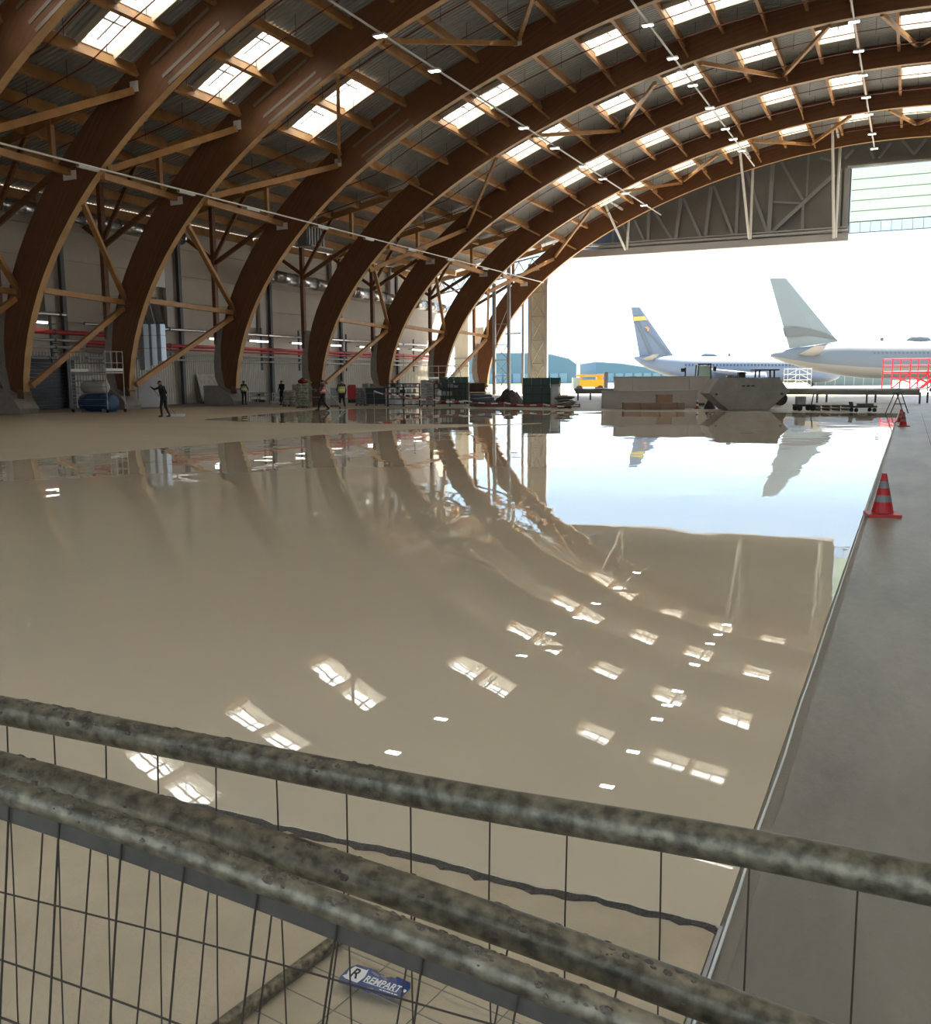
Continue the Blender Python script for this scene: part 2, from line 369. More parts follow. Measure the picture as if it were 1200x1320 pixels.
for b_, (Y0, Y1) in enumerate(BAYS):
    b = b_-3; L = Y1-Y0
    short = L < 9
    if short or b == 4: cells = [0, 1]
    elif b == 5: cells = [2, 3, 6, 8, 9, 11, 13, 15]
    else: cells = [2, 3, 5, 7, 9, 11, 13, 15]
    cells = cells if b >= 2 else [0, 1, 4, 7, 10, 13]
    cells = set(cells) | {len(full)-2-2*NL-c for c in cells if c < 12} | ({10, 13, 16, 19} if short or b == 4 else {17, 19})
    f0, f1 = (.52, .82) if short else (.44, .70)
    for j, P in enumerate(full):
        if 0 <= b < 2 and j < NL: continue
        Q = full[j+1] if j+1 < len(full) else None
        d = ((Q or P)-(full[j-1] if j else P)).normalized(); ang = -math.atan2(d.z, d.x)
        inst(purlin_mesh(L-AW), 'purlin', ceil, (P.x, Y0+AW, P.z), (0, ang, 0))
        if Q is None: continue
        d = (Q-P); C_ = d.length; ang = -math.atan2(d.z, d.x)
        if (j-NL) in cells and NL <= j < len(full)-NL-1:
            ya, yb = L*f0, L*f1
            inst(deck_mesh(0, ya, C_), 'deck_panel', ceil, (P.x, Y0, P.z+.02), (0, ang, 0))
            inst(deck_mesh(yb, L, C_), 'deck_panel', ceil, (P.x, Y0, P.z+.02), (0, ang, 0))
            c_, p_, g_ = skylight_meshes(ya, yb, C_)
            so = inst(c_, 'skylight', ceil, (P.x, Y0, P.z), (0, ang, 0))
            for me_, nm in ((p_, 'pane'), (g_, 'glazing_bar')):
                q_ = bpy.data.objects.new(nm, me_); COL.objects.link(q_); q_.parent = so
        else:
            inst(deck_mesh(0, L, C_), 'deck_panel', ceil, (P.x, Y0, P.z+.02), (0, ang, 0))
rr = MB()
for a, b_ in zip(full, full[1:]):
    rr.add([a+Vector((0, 101, .1)), b_+Vector((0, 101, .1)), b_+Vector((0, 103.9, .1)), a+Vector((0, 103.9, .1))], [(0, 1, 2, 3)])
for a, b_ in zip(lean, lean[1:]+[nodes[0]]):
    rr.add([a+Vector((0, 14, .1)), b_+Vector((0, 14, .1)), b_+Vector((0, 29.4, .1)), a+Vector((0, 29.4, .1))], [(0, 1, 2, 3)])
rr.build('roof_sheet', DECKM, ceil)
# rafters of the side aisle, outer posts, knee struts: one frame behind each arch foot
side_lab = ['timber side frame outside the left frame edge', 'timber post and rafter frame behind the nearest arch foot', 'timber post and rafter frame behind the arch by the scaffold tower',
            'timber post and rafter frame behind the arch by the squeegee worker', 'timber post and rafter frame left of the bright round duct',
            'timber side frame behind the fifth arch foot', 'timber side frame behind the sixth arch foot', 'timber side frame behind the last arch']
for i in range(2, len(YS)):
    Y = YS[i]; t = thing('aisle_frame', side_lab[i-2], 'timber frame', (-46, Y, 4.4), 'timber side frames behind the arches')
    y = Y+AW/2
    MB().beam((-46.3, y, 4.4), (-46.3, y, 14.3), .3, .34, up=(0, 1, 0)).build('post', ARCHW, t)
    MB().beam((-51, y, 13.3), (-36.6, y, 16.25), .2, .5).build('rafter', PINE, t)
    MB().beam((-46.2, y, 10.2), (-41.4, y, 12.6), .16, .3).build('strut', ARCHW, t)
    MB().beam((-46.2, y, 10.4), (-50.6, y, 13.3), .16, .26).build('strut', ARCHW, t)
    MB().beam((-46.2, y, 10.6), (-43.2, y, 14.8), .16, .26).build('strut', ARCHW, t)
    MB().beam((-41.4, y, 13.2), (-41.4, y, 15.4), .26, .26, up=(0, 1, 0)).build('short_post', PINE, t)

# ------------------------------------------------------------------ bracing between arches
def brace(mb, i, a, b, w=.2, h=.26):
    mb.beam((a[0], YS[i]+AW*.8, a[1]), (b[0], YS[i+1]-.05, b[1]), w, h)
arch_names = ['overhead', 'overhead', 'corner', 'first', 'second', 'third', 'fourth', 'fifth', 'sixth', 'last']
gap_names = {2: 'left frame edge and first arch foot', 3: 'first and second arch feet', 4: 'second and third arch feet',
             5: 'third and fourth arch feet', 6: 'fourth and fifth arch feet', 7: 'fifth and sixth arch feet', 8: 'sixth and last arch feet'}
def part_brace(t, i, a, b, name='brace', w=.2, h=.26, m=None):
    mb = MB(); brace(mb, i, a, b, w, h); mb.build(name, m or PINE, t)
for i in (2, 3, 4, 6, 7, 8):
    t = thing('knee_bracing', 'low K-shaped timber bracing between '+gap_names[i], 'bracing', (-44, YS[i], 1))
    part_brace(t, i, (-44.35, 1.55), (-44.65, 6.3), w=.26, h=.3)
    part_brace(t, i, (-39.6, 11.0), (-44.5, 6.9), w=.26, h=.3)
    part_brace(t, i, (-43.0, 6.7), (-44.6, 6.65), 'strut', w=.26, h=.3)
    MB().box((-44.6, YS[i+1]-.03, 6.6), (.8, .05, .5)).build('gusset_plate', mat('bronze plate', (.22, .15, .10), .5, .3), t)
for i in (2, 3, 4, 6, 8):
    t = thing('roof_bracing', 'zigzag timber roof bracing above the gap between '+gap_names[i], 'bracing', (-30, YS[i], 15))
    part_brace(t, i, (-37.7, 12.45) if i < 5 else (-39.9, 10.5), (-35.4, 15.9) if i < 5 else (-36.5, 14.9), w=.26, h=.34)
    if i > 3: part_brace(t, i, (-28.75, 17.95), (-35.2, 16.2) if i < 5 else (-36.3, 15.1))
    part_brace(t, i, (-25.9, 19.3), (-22.5, 21.7)); part_brace(t, i, (-16.9, 21.75), (-22.3, 21.9))
    part_brace(t, i, (-13.8, 22.6), (-10.1, 24.2)); part_brace(t, i, (-5.8, 23.75), (-9.9, 24.2))
    part_brace(t, i, (-2.8, 23.9), (-.8, 25.0)); part_brace(t, i, (3.2, 23.7), (-.6, 25.0))
    for (x_, z_) in ((-35.3, 16.1) if i < 5 else (-36.4, 15.0), (-22.4, 21.8), (-10, 24.3), (-.7, 25)):
        MB().box((x_, YS[i+1]-.03, z_), (.5, .05, .5)).build('gusset_plate', WHITE if i < 5 else DARKST, t)
for i in (2, 3, 4, 6, 7, 8):
    t = thing('strut_beam', 'horizontal timber strut by the low light rail between '+gap_names[i], 'strut', (-38, YS[i], 12))
    part_brace(t, i, (-38.1, 12.2), (-40.0, 12.5), 'timber', w=.26, h=.34)
    MB().box((-40.0, YS[i+1]-.03, 12.35), (.9, .05, .45)).build('gusset_plate', WHITE, t)
# kickers: short timber stays from the purlins down to the lower edge of the next arch
for i in range(5, 9):
    for j in range(0, 15, 2):
        P = prof[NL+j]; q = phi_x(P.x) if P.x < CX else -phi_x(2*CX-P.x)
        e = shell(q, .35)
        kk = MB().beam((P.x+.1, YS[i+1]-1.5, P.z-.62), (e.x, YS[i+1]-.02, e.z), .1, .14).build('kicker', PINE, arches[i+1])

# ------------------------------------------------------------------ sprinkler lines under the deck
SPR = mat('sprinkler pipe red brown', (.17, .035, .025), .4)
for i in range(1, 9):
    Y0, L = YS[i], YS[i+1]-YS[i]
    nm = {1: 'two arches overhead outside the frame'}.get(i, gap_names.get(i, ''))
    t = thing('sprinkler_line', 'thin dark red sprinkler pipe under the roof between '+nm, 'pipe', (-20, Y0, 18))
    for q in (.3, .62) if i < 5 else (.45, .8):
        pts = [(v.x, Y0+L*q, v.z-.85) for v in prof[(NL-3):]]
        mb = MB().path(pts, .035, 6); mb.build('pipe', SPR, t)
    mb = MB()
    for a_, b_ in zip(prof[NL-3:], prof[NL-2:]):
        for q in (.3, .62) if i < 5 else (.45, .8):
            c_ = (a_+b_)/2; mb.tube((c_.x, Y0+L*q, c_.z-1.15), (c_.x, Y0+L*q, c_.z-.1), .018, 5)
    mb.build('dropper', DARKST, t, kind='stuff')

# ------------------------------------------------------------------ light rails with lamps
def rail(label, X, Z, y0, y1):
    t = thing('light_rail', label, 'light rail', (X, y0, Z))
    MB().box((X, (y0+y1)/2, Z), (.1, y1-y0, .07)).build('rail', WHITE, t)
    mb = MB()
    for Y in YS:
        if y0 < Y < y1:
            pp = phi_x(X, 0); mb.tube((X, Y+.2, Z), (X, Y+.2, shell(pp, 0).z+.1), .015, 5)
    mb.build('hanger', STEEL, t)
rail('white light rail low along the left arches, running from the left edge', -37.3, 12.3, 14, 99.8)
rail('white light rail crossing the middle of the roof left of the gate', -24.9, 18.9, 30, 102)
rail('white light rail on the roof just left of the roof top', -14.7, 21.9, 30, 97)
rail('white light rail at the right, nearest the roof top', -4.25, 23.2, 30, 100.7)
bodyM = MB().box((0, 0, -.09), (.52, .36, .1)).box((0, 0, -.02), (.12, .2, .06))
dif = [MB().box((sx*.13, 0, -.148), (.2, .3, .02)) for sx in (-1, 1)]
lum0 = None
def luminaire(X, Y, Z, label, group, s=1.0):
    global lum0
    if lum0 is None:
        t = thing('high_bay_lamp', label, 'lamp', (X, Y, Z), group)
        b = bodyM; b.v = [v+Vector((X, Y, Z)) for v in b.v]; b.build('housing', WHITE, t)
        for d_ in dif: d_.v = [v+Vector((X, Y, Z)) for v in d_.v]; d_.build('diffuser', LAMP, t)
        lum0 = t
    else:
        t = copy_tree(lum0)
        t.location = (X, Y, Z); tag(t, label, 'lamp', group); ORG[t.name] = Vector((X, Y, Z))
    t.scale = (s*1.3, s*1.15, 1)
    ld = bpy.data.lights.get('lamp_light') or bpy.data.lights.new('lamp_light', 'AREA')
    ld.shape = 'RECTANGLE'; ld.size = .6; ld.size_y = .4; ld.energy = 30; ld.color = (1, .93, .8)
    lo_ = bpy.data.objects.new('lamp_light', ld); COL.objects.link(lo_); lo_.parent = t; lo_.location = (0, 0, -.19)
def on_rail(px, X, Z):      # Y where the rail at X, Z crosses photo column px
    lo, hi = 10., 102.
    for _ in range(50):
        m_ = (lo+hi)/2; v = Vector((X, m_, Z))-EYEP; w_ = v.dot(fwd)
        if 600+FPX*v.dot(rgt)/w_ < px: lo = m_
        else: hi = m_
    return lo
names1 = [490, 560, 675, 715, 752, 777, 806, 830]
for k, px in enumerate(names1): luminaire(-24.9, on_rail(px, -24.9, 18.9), 18.88, f'{ORD[k]} lamp from the upper left on the middle light rail', 'lamps on the middle light rail')
names2 = [800, 835, 867, 880, 893, 915, 935, 945, 956]
for k, px in enumerate(names2): luminaire(-14.7, on_rail(px, -14.7, 21.9), 21.88, f'{ORD[k]} lamp from the top on the light rail left of the roof top', 'lamps on the light rail left of the roof top')
names3 = [1094, 1101, 1107, 1112, 1116.5, 1120, 1124, 1127]
for k, px in enumerate(names3): luminaire(-4.25, on_rail(px, -4.25, 23.2), 23.18, f'{ORD[k]} lamp from the top on the rightmost light rail', 'lamps on the rightmost light rail')
names0 = [113, 240, 325, 415, 475, 530, 580, 625]
HB = MB().box((0, 0, -.08), (.22, 1.3, .12)); HB2 = MB().box((0, 0, -.15), (.16, 1.2, .03))
lo0 = None
for k, px in enumerate(names0):
    Y = on_rail(px, -37.3, 12.3); t = thing('linear_lamp', f'{ORD[k]} long grey lamp from the left on the low light rail', 'lamp', (-37.3, Y, 12.28), 'lamps on the low light rail')
    if lo0 is None:
        a = MB(); a.v = [v+Vector((-37.3, Y, 12.28)) for v in HB.v]; a.f = HB.f; a.m = HB.m; a = a.build('housing', STEEL, t)
        b = MB(); b.v = [v+Vector((-37.3, Y, 12.28)) for v in HB2.v]; b.f = HB2.f; b.m = HB2.m; b = b.build('diffuser', WHITE, t); lo0 = (a.data, b.data)
    else: inst(lo0[0], 'housing', t, t.location); inst(lo0[1], 'diffuser', t, t.location)
# ------------------------------------------------------------------ walls
wl = struct_empty('wall_left', (-51.3, 60, 0))
def corr(mb, x, y0, y1, z0, z1, pitch=.25, d=.05, axis='Y'):
    pts = []; y = y0
    while y < y1-.01: pts += [(y, 0), (min(y+.4*pitch, y1), 0), (min(y+.5*pitch, y1), d), (min(y+.9*pitch, y1), d)]; y += pitch
    pts.append((y1, 0)); vs = []
    for yy, dd in pts:
        vs += ([Vector((x+dd, yy, z0)), Vector((x+dd, yy, z1))] if axis == 'Y' else [Vector((yy, x-dd, z0)), Vector((yy, x-dd, z1))])
    return mb.add(vs, [(2*j, 2*j+2, 2*j+3, 2*j+1) for j in range(len(pts)-1)])
WSTEP = [14, 25, 35, 46, 57.1, 68.4, 79.7, 91.0, 102.6]
LOWC = mat('pale ribbed sheet', (.58, .56, .50), .45, .1, .08, 1)
for a, b in zip(WSTEP, WSTEP[1:]):
    for k in range(5):
        MB().box((-51.35, (a+b)/2, 3.7+2.02*(k+.5)), (.1, b-a-.03, 1.99)).build('cladding_panel', BEIGE, wl)
    corr(MB(), -51.38, a, b, 0, 3.7).build('ribbed_sheet', LOWC, wl)
MB().box((-51.6, 58, 6.95), (.2, 92, 14)).build('backing', GREYST, wl)
for a in WSTEP[1:-1]:
    MB().box((-51.0, a, 6.85), (.28, .3, 13.7)).build('steel_column', DARKST, wl)
    MB().box((-50.95, a-1.3, 9.6), (.35, .75, 8.2)).build('downpipe_casing', mat('casing', (.46, .44, .40), .5), wl)
wr = struct_empty('wall_right', (46, 50, 0))
MB().box((46, 49, 7), (.2, 110, 14.5)).build('backing', BEIGE, wr)
wb = struct_empty('wall_back', (0, -6, 0))
wbm = MB(); poly = [Vector((v.x, -6.2, v.z+.1)) for v in full]
# unseen rear opening, added to let daylight in: cladding only above and beside it
GB = [v for v in poly if -40 < v.x < 36]
wbm.prism([Vector((-40, -6.2, 6.5))]+GB+[Vector((36, -6.2, 6.5))], (0, .2, 0)).build('gable_cladding', GABLE, wb)
for sx, e_ in ((-1, -51.3), (1, full[-1].x)):
    PP = [v for v in poly if (v.x < -39.9 if sx < 0 else v.x > 35.9)]
    MB().prism([Vector((e_, -6.2, 0))]+(PP if sx < 0 else PP[::-1])+[Vector((-24 if sx < 0 else 22, -6.2, 6.5)), Vector((-24 if sx < 0 else 22, -6.2, 0))], (0, .2, 0)).build('side_cladding', BEIGE, wb)
MB().box((-51.4, 4, 6.9), (.2, 20, 13.8)).build('backing', BEIGE, wl)

# far gable with the gate
wf = struct_empty('wall_front', (CX, 104, 0))
GY = 104.0
def top_z(X):
    q = phi_x(X if X < CX else 2*CX-X, 1.2); return shell(q, 1.2).z
xs = [-37.5]+[-36+3*i for i in range(10)]+[-6.35]
for a, b in zip(xs, xs[1:]):
    m_ = (mat('blue glazing', (.16, .26, .42), .25) if b < -27.5 else GABLE)
    MB().prism([Vector((a, GY, 15.9)), Vector((b, GY, 15.9)), Vector((b, GY, top_z(b))), Vector((a, GY, top_z(a)))], (0, .12, 0)).build('gable_panel', m_, wf)
xs2 = [1.35+3*i for i in range(11)]
for a, b in zip(xs2, xs2[1:]):
    MB().prism([Vector((a, GY, 15.9)), Vector((b, GY, 15.9)), Vector((b, GY, top_z(b))), Vector((a, GY, top_z(a)))], (0, .12, 0)).build('gable_panel', GABLE, wf)
MB().prism([Vector((-6.35, GY, 22.3)), Vector((1.35, GY, 22.3)), Vector((1.35, GY, top_z(1.35))), Vector((CX, GY, top_z(CX))), Vector((-6.35, GY, top_z(-6.35)))], (0, .12, 0)).build('gable_panel', GABLE, wf)
SOFB = mat('pale grey beam casing', (.40, .41, .41), .5)
MB().box((-21.3, GY-.5, 15.5), (29.9, 1.3, .72)).build('gate_beam', SOFB, wf)
MB().box((16.3, GY-.5, 15.5), (30, 1.3, .72)).build('gate_beam', SOFB, wf)
MB().tube((-36.2, GY-1.05, 16.15), (-6.4, GY-1.05, 16.15), .14, 8).build('bottom_chord', STEEL, wf)
MB().tube((-33, GY-.5, 16.5), (-6.4, GY-.5, 16.5), .12, 8).build('bottom_chord', STEEL, wf)
tl_ = [((836.5, 273), (835.4, 314), .3), ((877.7, 256), (871, 312), .34), ((916.7, 240.7), (909, 310), .34), ((952, 227.7), (949, 305.7), .3), ((843, 273), (866.8, 310), .24), ((881, 256), (904.8, 310), .26),
       ((920, 239.6), (946, 305.7), .26), ((818, 284), (831, 312), .2), ((961.7, 222), (989.8, 303), .28), ((996, 212), (991, 303), .4), ((1007, 209), (1035, 258), .26), ((991, 303), (1076, 224), .34),
       ((1035, 264), (1034, 303), .26), ((1042, 199), (1039.7, 253.5), .16), ((996, 260), (1031, 262), .18), ((1057, 203), (1071, 207), .2), ((1089, 205), (1100, 193), .24), ((1120, 189), (1126, 204), .22), ((1133, 204), (1148, 184), .22), ((1163, 181), (1178, 199), .24), ((1178, 199), (1194, 179), .24),
       ((790, 296), (789, 322), .2), ((803, 290), (815, 318), .2)]
for a, b, w_ in tl_:
    p, q = at(*a, Y=GY-.4), at(*b, Y=GY-.4)
    MB().beam(p, q, w_, w_*.8, up=(0, 1, 0)).build('truss_member', GREYST, wf)
MB().box((-6.75, GY-.25, 18.9), (.5, .5, 6.6)).build('jamb_post', GREYST, wf)
MB().box((-7.3, GY-.35, 18.9), (.16, .3, 6.6)).build('jamb_post', GREYST, wf)
MB().box((CX, GY-.3, 22.25), (8.4, .5, .22)).build('head_beam', STEEL, wf)
d1 = struct_empty('door_1', (CX, GY, 16))
SHUT = bpy.data.materials.new('translucent shutter'); SHUT.use_nodes = True; n = SHUT.node_tree; n.nodes.clear()
o = n.nodes.new('ShaderNodeOutputMaterial'); tl = n.nodes.new('ShaderNodeBsdfTranslucent'); df = n.nodes.new('ShaderNodeBsdfDiffuse'); mx = n.nodes.new('ShaderNodeMixShader')
tl.inputs[0].default_value = (.47, .56, .52, 1); df.inputs[0].default_value = (.7, .75, .7, 1); mx.inputs[0].default_value = .25
n.links.new(tl.outputs[0], mx.inputs[1]); n.links.new(df.outputs[0], mx.inputs[2]); n.links.new(mx.outputs[0], o.inputs[0])
for k in range(5):
    z0 = 17.05+k*1.02
    MB().box((CX, GY+.1, z0+.5), (7.6, .05, 1.0)).build('shutter_panel', SHUT, d1); MB().box((CX, GY+.06, z0+.0), (7.6, .06, .06)).build('seam_rail', GREYST, d1)
GLASS = mat('clear pane', (.9, .95, .96), .05, trans=1.0)
for k in range(8):
    MB().box((-6.3+.475+.95*k, GY+.1, 16.5), (.9, .03, .95)).build('pane', GLASS, d1)
    MB().box((-6.3+.95*k, GY+.1, 16.5), (.05, .06, 1.0)).build('glazing_bar', GREYST, d1)
MB().box((CX, GY+.1, 15.98), (7.8, .1, .08)).build('bottom_rail', GREYST, d1)
MB().box((CX, GY+.1, 17.02), (7.8, .1, .07)).build('bottom_rail', GREYST, d1)

# steel posts left of the gate
def lattice(t, x0, x1, y, z0, z1, step, m, r=.05):
    z = z0
    while z < z1-.2:
        zz = min(z+step, z1)
        MB().tube((x0, y, z), (x1, y, zz), r, 6).build('lattice_bar', m, t); MB().tube((x1, y, z), (x0, y, zz), r, 6).build('lattice_bar', m, t)
        MB().tube((x0, y, zz), (x1, y, zz), r, 6).build('lattice_bar', m, t); z = zz
t = thing('gate_column', 'wide pale lattice column left of the open gate, cream panel behind its X bars', 'column', (-39.2, 103, 0))
for x_ in (-40.15, -38.15): MB().box((x_, 103, 7.4), (.36, .4, 14.8)).build('post', SOFB, t)
MB().box((-39.15, 103.3, 7.4), (1.7, .1, 14.8)).build('infill_panel', CREAM, t)
lattice(t, -39.95, -38.35, 102.95, .8, 14.4, 2.7, STEEL, .07)
t = thing('scaffold_column', 'tall grey twin post mast with X bars below, left of the wide gate column', 'column', (-42, 99, 0))
MB().box((-42.92, 99, 6.2), (.34, .34, 12.4)).build('post', STEEL, t)
MB().box((-41.13, 99, 7.1), (.32, .32, 14.2)).build('post', STEEL, t)
lattice(t, -42.8, -41.2, 99, .3, 5.6, 1.8, STEEL, .045)
MB().box((-42.0, 99, 7.9), (1.6, .06, .06)).build('cross_bar', STEEL, t)
MB().beam((-42.8, 99, 6.2), (-41.2, 99, 9.8), .05, .05).build('cross_bar', STEEL, t)
t = thing('grey_post', 'thin grey post between the twin post mast and wide gate column', 'post', (-40.95, 103, 0))
MB().box((-41.0, 103, 5.85), (.26, .26, 11.7)).build('post', STEEL, t)
MB().box((-42.1, 102.6, 7.0), (2.0, .12, .16)).build('cross_bar', STEEL, t)
t = thing('steel_lattice_beam', 'grey steel lattice beam high behind the last two arches beside the gate', 'beam', (-45, 99, 12))
for z_ in (12.1, 13.5): MB().tube((-50.8, 99.2, z_-.7), (-37.6, 99.2, z_+1.6), .08, 8).build('chord', STEEL, t)
for k in range(8):
    x_ = -50.4+1.6*k; zz = (x_+50.8)*.174
    MB().tube((x_, 99.2, 11.4+zz), (x_+.8, 99.2, 12.85+zz), .05, 6).build('web_bar', STEEL, t); MB().tube((x_+.8, 99.2, 12.85+zz), (x_+1.6, 99.2, 11.6+zz), .05, 6).build('web_bar', STEEL, t)
t = thing('cream_door_leaf', 'cream folded gate leaf standing beyond the sixth arch foot', 'gate leaf', (-49.6, 104.5, 0))
for k in range(3): MB().box((-50.3+.62*k, 104.6, 5.0), (.6, .12, 9.9)).build('leaf_panel', CREAM, t)
for z_ in (3.4, 4.3): MB().box((-49.6, 104.4, z_), (2.0, .2, .2)).build('rail', STEEL, t)
t = thing('cream_door_leaf', 'narrower cream gate leaf right of the timber post by the last arch', 'gate leaf', (-47.2, 104.5, 0))
for k in range(2): MB().box((-47.6+.62*k, 104.6, 4.0), (.6, .12, 7.9)).build('leaf_panel', CREAM, t)

# white tubular hangers in front of the gable
def hanger(label, pts, r=.13):
    t = thing('gate_hanger', label, 'hanger', pts[0][0])
    for k, (p, q) in enumerate(pts): MB().tube(p, q, r, 8).build('tube', WHITE, t)
hanger('pair of white hanging tubes left of centre on the grey gable', [(at(953, 188, Y=98), at(965.5, 308, Y=102.4)), (at(970.5, 214, Y=102.2), at(967, 308, Y=102.4)), (at(957, 184, Y=98), at(971, 214, Y=102.2))])
hanger('pair of white hanging tubes left of the translucent shutter', [(at(1073, 153, Y=98), at(1074.5, 307, Y=102.4)), (at(1083, 188, Y=102.2), at(1077, 306, Y=102.4)), (at(1076, 153, Y=98), at(1083, 188, Y=102.2))])
hanger('pair of short white hanging tubes at the left end of the gable', [(at(777, 258, Y=98), at(806, 322, Y=102.4)), (at(811, 276, Y=102.2), at(808, 322, Y=102.4)), (at(784, 258, Y=98), at(811, 276, Y=102.2))])

# ------------------------------------------------------------------ services along the left wall
def wallpipe(name, label, cat, z, r, m, x=-50.3, y0=47, y1=102, n=10):
    t = thing(name, label, cat, (x, y0, z)); MB().tube((x, y0, z), (x, y1, z), r, n).build('pipe', m, t)
    cl = MB()
    yy = y0+2
    while yy < y1: cl.tube((x, yy-.06, z), (x, yy+.06, z), r*1.25, n); yy += 6
    cl.build('pipe_clamp', DARKST, t, kind='stuff'); return t
wallpipe('silver_pipe', 'upper bright silver pipe running along the left wall', 'pipe', 5.62, .11, DUCT)
wallpipe('red_pipe', 'red sprinkler main running along the left wall under the lamps', 'pipe', 4.4, .14, RED)
wallpipe('thin_red_pipe', 'thinner red pipe just below the red main on the left wall', 'pipe', 4.1, .07, RED, x=-50.2)
wallpipe('grey_pipe', 'grey pipe below the red pipes on the left wall', 'pipe', 3.78, .08, STEEL)
wallpipe('grey_pipe', 'lowest grey pipe along the left wall above the ribbed sheets', 'pipe', 3.35, .08, STEEL)
wallpipe('silver_pipe', 'short silver pipe high on the left wall in the first gap', 'pipe', 6.1, .12, DUCT, y0=37, y1=45.5)
wallpipe('red_pipe', 'dark red main on the left wall in the first gap', 'pipe', 4.95, .15, RED, y0=36.5, y1=52)
wallpipe('grey_pipe', 'upper grey pipe on the left wall in the first gap', 'pipe', 4.45, .09, STEEL, y0=36.5, y1=46.8)
wallpipe('grey_pipe', 'lower grey pipe on the left wall in the first gap', 'pipe', 4.0, .09, STEEL, y0=36.5, y1=46.8)
wallpipe('silver_pipe', 'lowest bright pipe on the left wall in the first gap', 'pipe', 3.3, .09, DUCT, y0=36, y1=44.5)
yl = [42.6, 60.5, 65.5, 71.5, 77, 83, 88.5, 94, 99]
for k, y_ in enumerate(yl):
    t = thing('tube_lamp', f'{ORD[k]} tube lamp from the left on the left wall above the red pipe', 'lamp', (-50.1, y_, 5.1), 'tube lamps along the left wall')
    MB().box((-50.15, y_, 5.13+(.45 if k == 0 else 0)), (.16, 2.6, .1)).build('housing', WHITE, t); MB().box((-50.75, y_, 5.16+(.45 if k == 0 else 0)), (1.15, .06, .05)).build('wall_arm', DARKST, t); MB().tube((-50.08, y_-1.2, 5.05+(.45 if k == 0 else 0)), (-50.08, y_+1.2, 5.05+(.45 if k == 0 else 0)), .06, 8).build('tube', mat('wall lamp tube', (1, .98, .92), .4, emit=3.5), t)
for k, y_ in enumerate([40, 44.5, 61.5, 66.5, 72, 76, 80, 85, 89, 94]):
    t = thing('pipe_bracket', f'{ORD[k]} dark vertical bracket from the left holding the wall pipes', 'bracket', (-50.6, y_, 3), 'pipe brackets on the left wall')
    MB().box((-50.62, y_, 4.45), (.12, .14, 3.6)).build('upright', DARKST, t)
    for z_ in (3.24, 3.66, 4.24, 5.48): MB().box((-50.35, y_, z_-.02), (.5, .06, .04)).build('arm', DARKST, t)
t = thing('round_duct', 'large bright round ventilation duct high along the left wall', 'duct', (-48, 62, 10.2))
yy = 62.0
while yy < 99:
    MB().tube((-48, yy, 10.35-.022*(yy-62)), (-48, yy+2.9, 10.35-.022*(yy+2.9-62)), .52, 20).build('duct_section', DUCT, t, smooth=True)
    MB().lathe([(.52, -.04), (.57, -.04), (.57, .04), (.52, .04)], (-48, yy+2.95, 10.35-.022*(yy+2.95-62)), 20, axis='Y').build('flange', DUCT, t); yy += 3.0
t = thing('round_duct', 'dark round duct behind the first two arches, high on the left', 'duct', (-47.6, 34, 11.5))
yy = 33.0
while yy < 52:
    MB().tube((-47.8, yy, 11.9), (-47.8, yy+2.9, 11.9), .45, 18).build('duct_section', DUCT, t, smooth=True)
    MB().lathe([(.45, -.04), (.5, -.04), (.5, .04), (.45, .04)], (-47.8, yy+2.95, 11.9), 18, axis='Y').build('flange', DUCT, t); yy += 3.0
t = thing('louvre_box', 'grey louvred air unit under the side roof left of the fourth arch', 'air unit', (-45.6, 67, 13.2))
a_ = at(396, 300, X=-45.6); yb = a_.y; zb = a_.z
MB().box((-45.9, yb+1.0, zb), (.9, 2.6, 2.0)).build('box', GREYST, t)
for k in range(6): MB().box((-45.4, yb-.1+.42*k, zb), (.12, .1, 1.9)).build('slat', STEEL, t)
MB().box((-45.6, yb+1.0, zb-1.1), (1.6, 3.2, .1)).build('shelf', STEEL, t)
for (px, py, w_, h_, lab) in ((206, 355, 1.0, 1.7, 'small white board on the left wall beside the second arch'), (326, 411, .7, 1.5, 'small white board on the left wall beside the third arch')):
    p = at(px, py, X=-50.7); t = thing('wall_board', lab, 'board', (-50.7, p.y, p.z-h_/2))
    MB().box((-50.7, p.y, p.z), (.06, w_, h_)).build('panel', WHITE, t)
    for s_ in (-1, 1): MB().box((-50.9, p.y+s_*w_*.35, p.z+h_*.5+.1), (.3, .05, .2)).build('clip', STEEL, t)
# three sheathed ducts dropping from the wall
BLUEW = mat('pale blue duct foil', (.62, .72, .82), .3, .2)
for k, px in enumerate((184, 194, 206)):
    p = at(px, 418, X=-49.6); b = at(px, 477-6*k, X=-49.6)
    t = thing('foil_duct', ['left', 'middle', 'right'][k]+' of three pale foil ducts dropping beside the second arch', 'duct', (-49.6, p.y, b.z), 'foil ducts beside the second arch')
    MB().box((-49.6, p.y, (p.z+b.z)/2), (.5, .5, p.z-b.z)).build('shaft', BLUEW, t)
    MB().beam((-49.6, p.y, p.z), (-50.9, p.y+.8, p.z+1.9), .46, .4).build('elbow', GREYST, t)
    for z_ in (p.z-.8, p.z-1.7): MB().box((-49.6, p.y, z_), (.54, .54, .05)).build('band', STEEL, t)
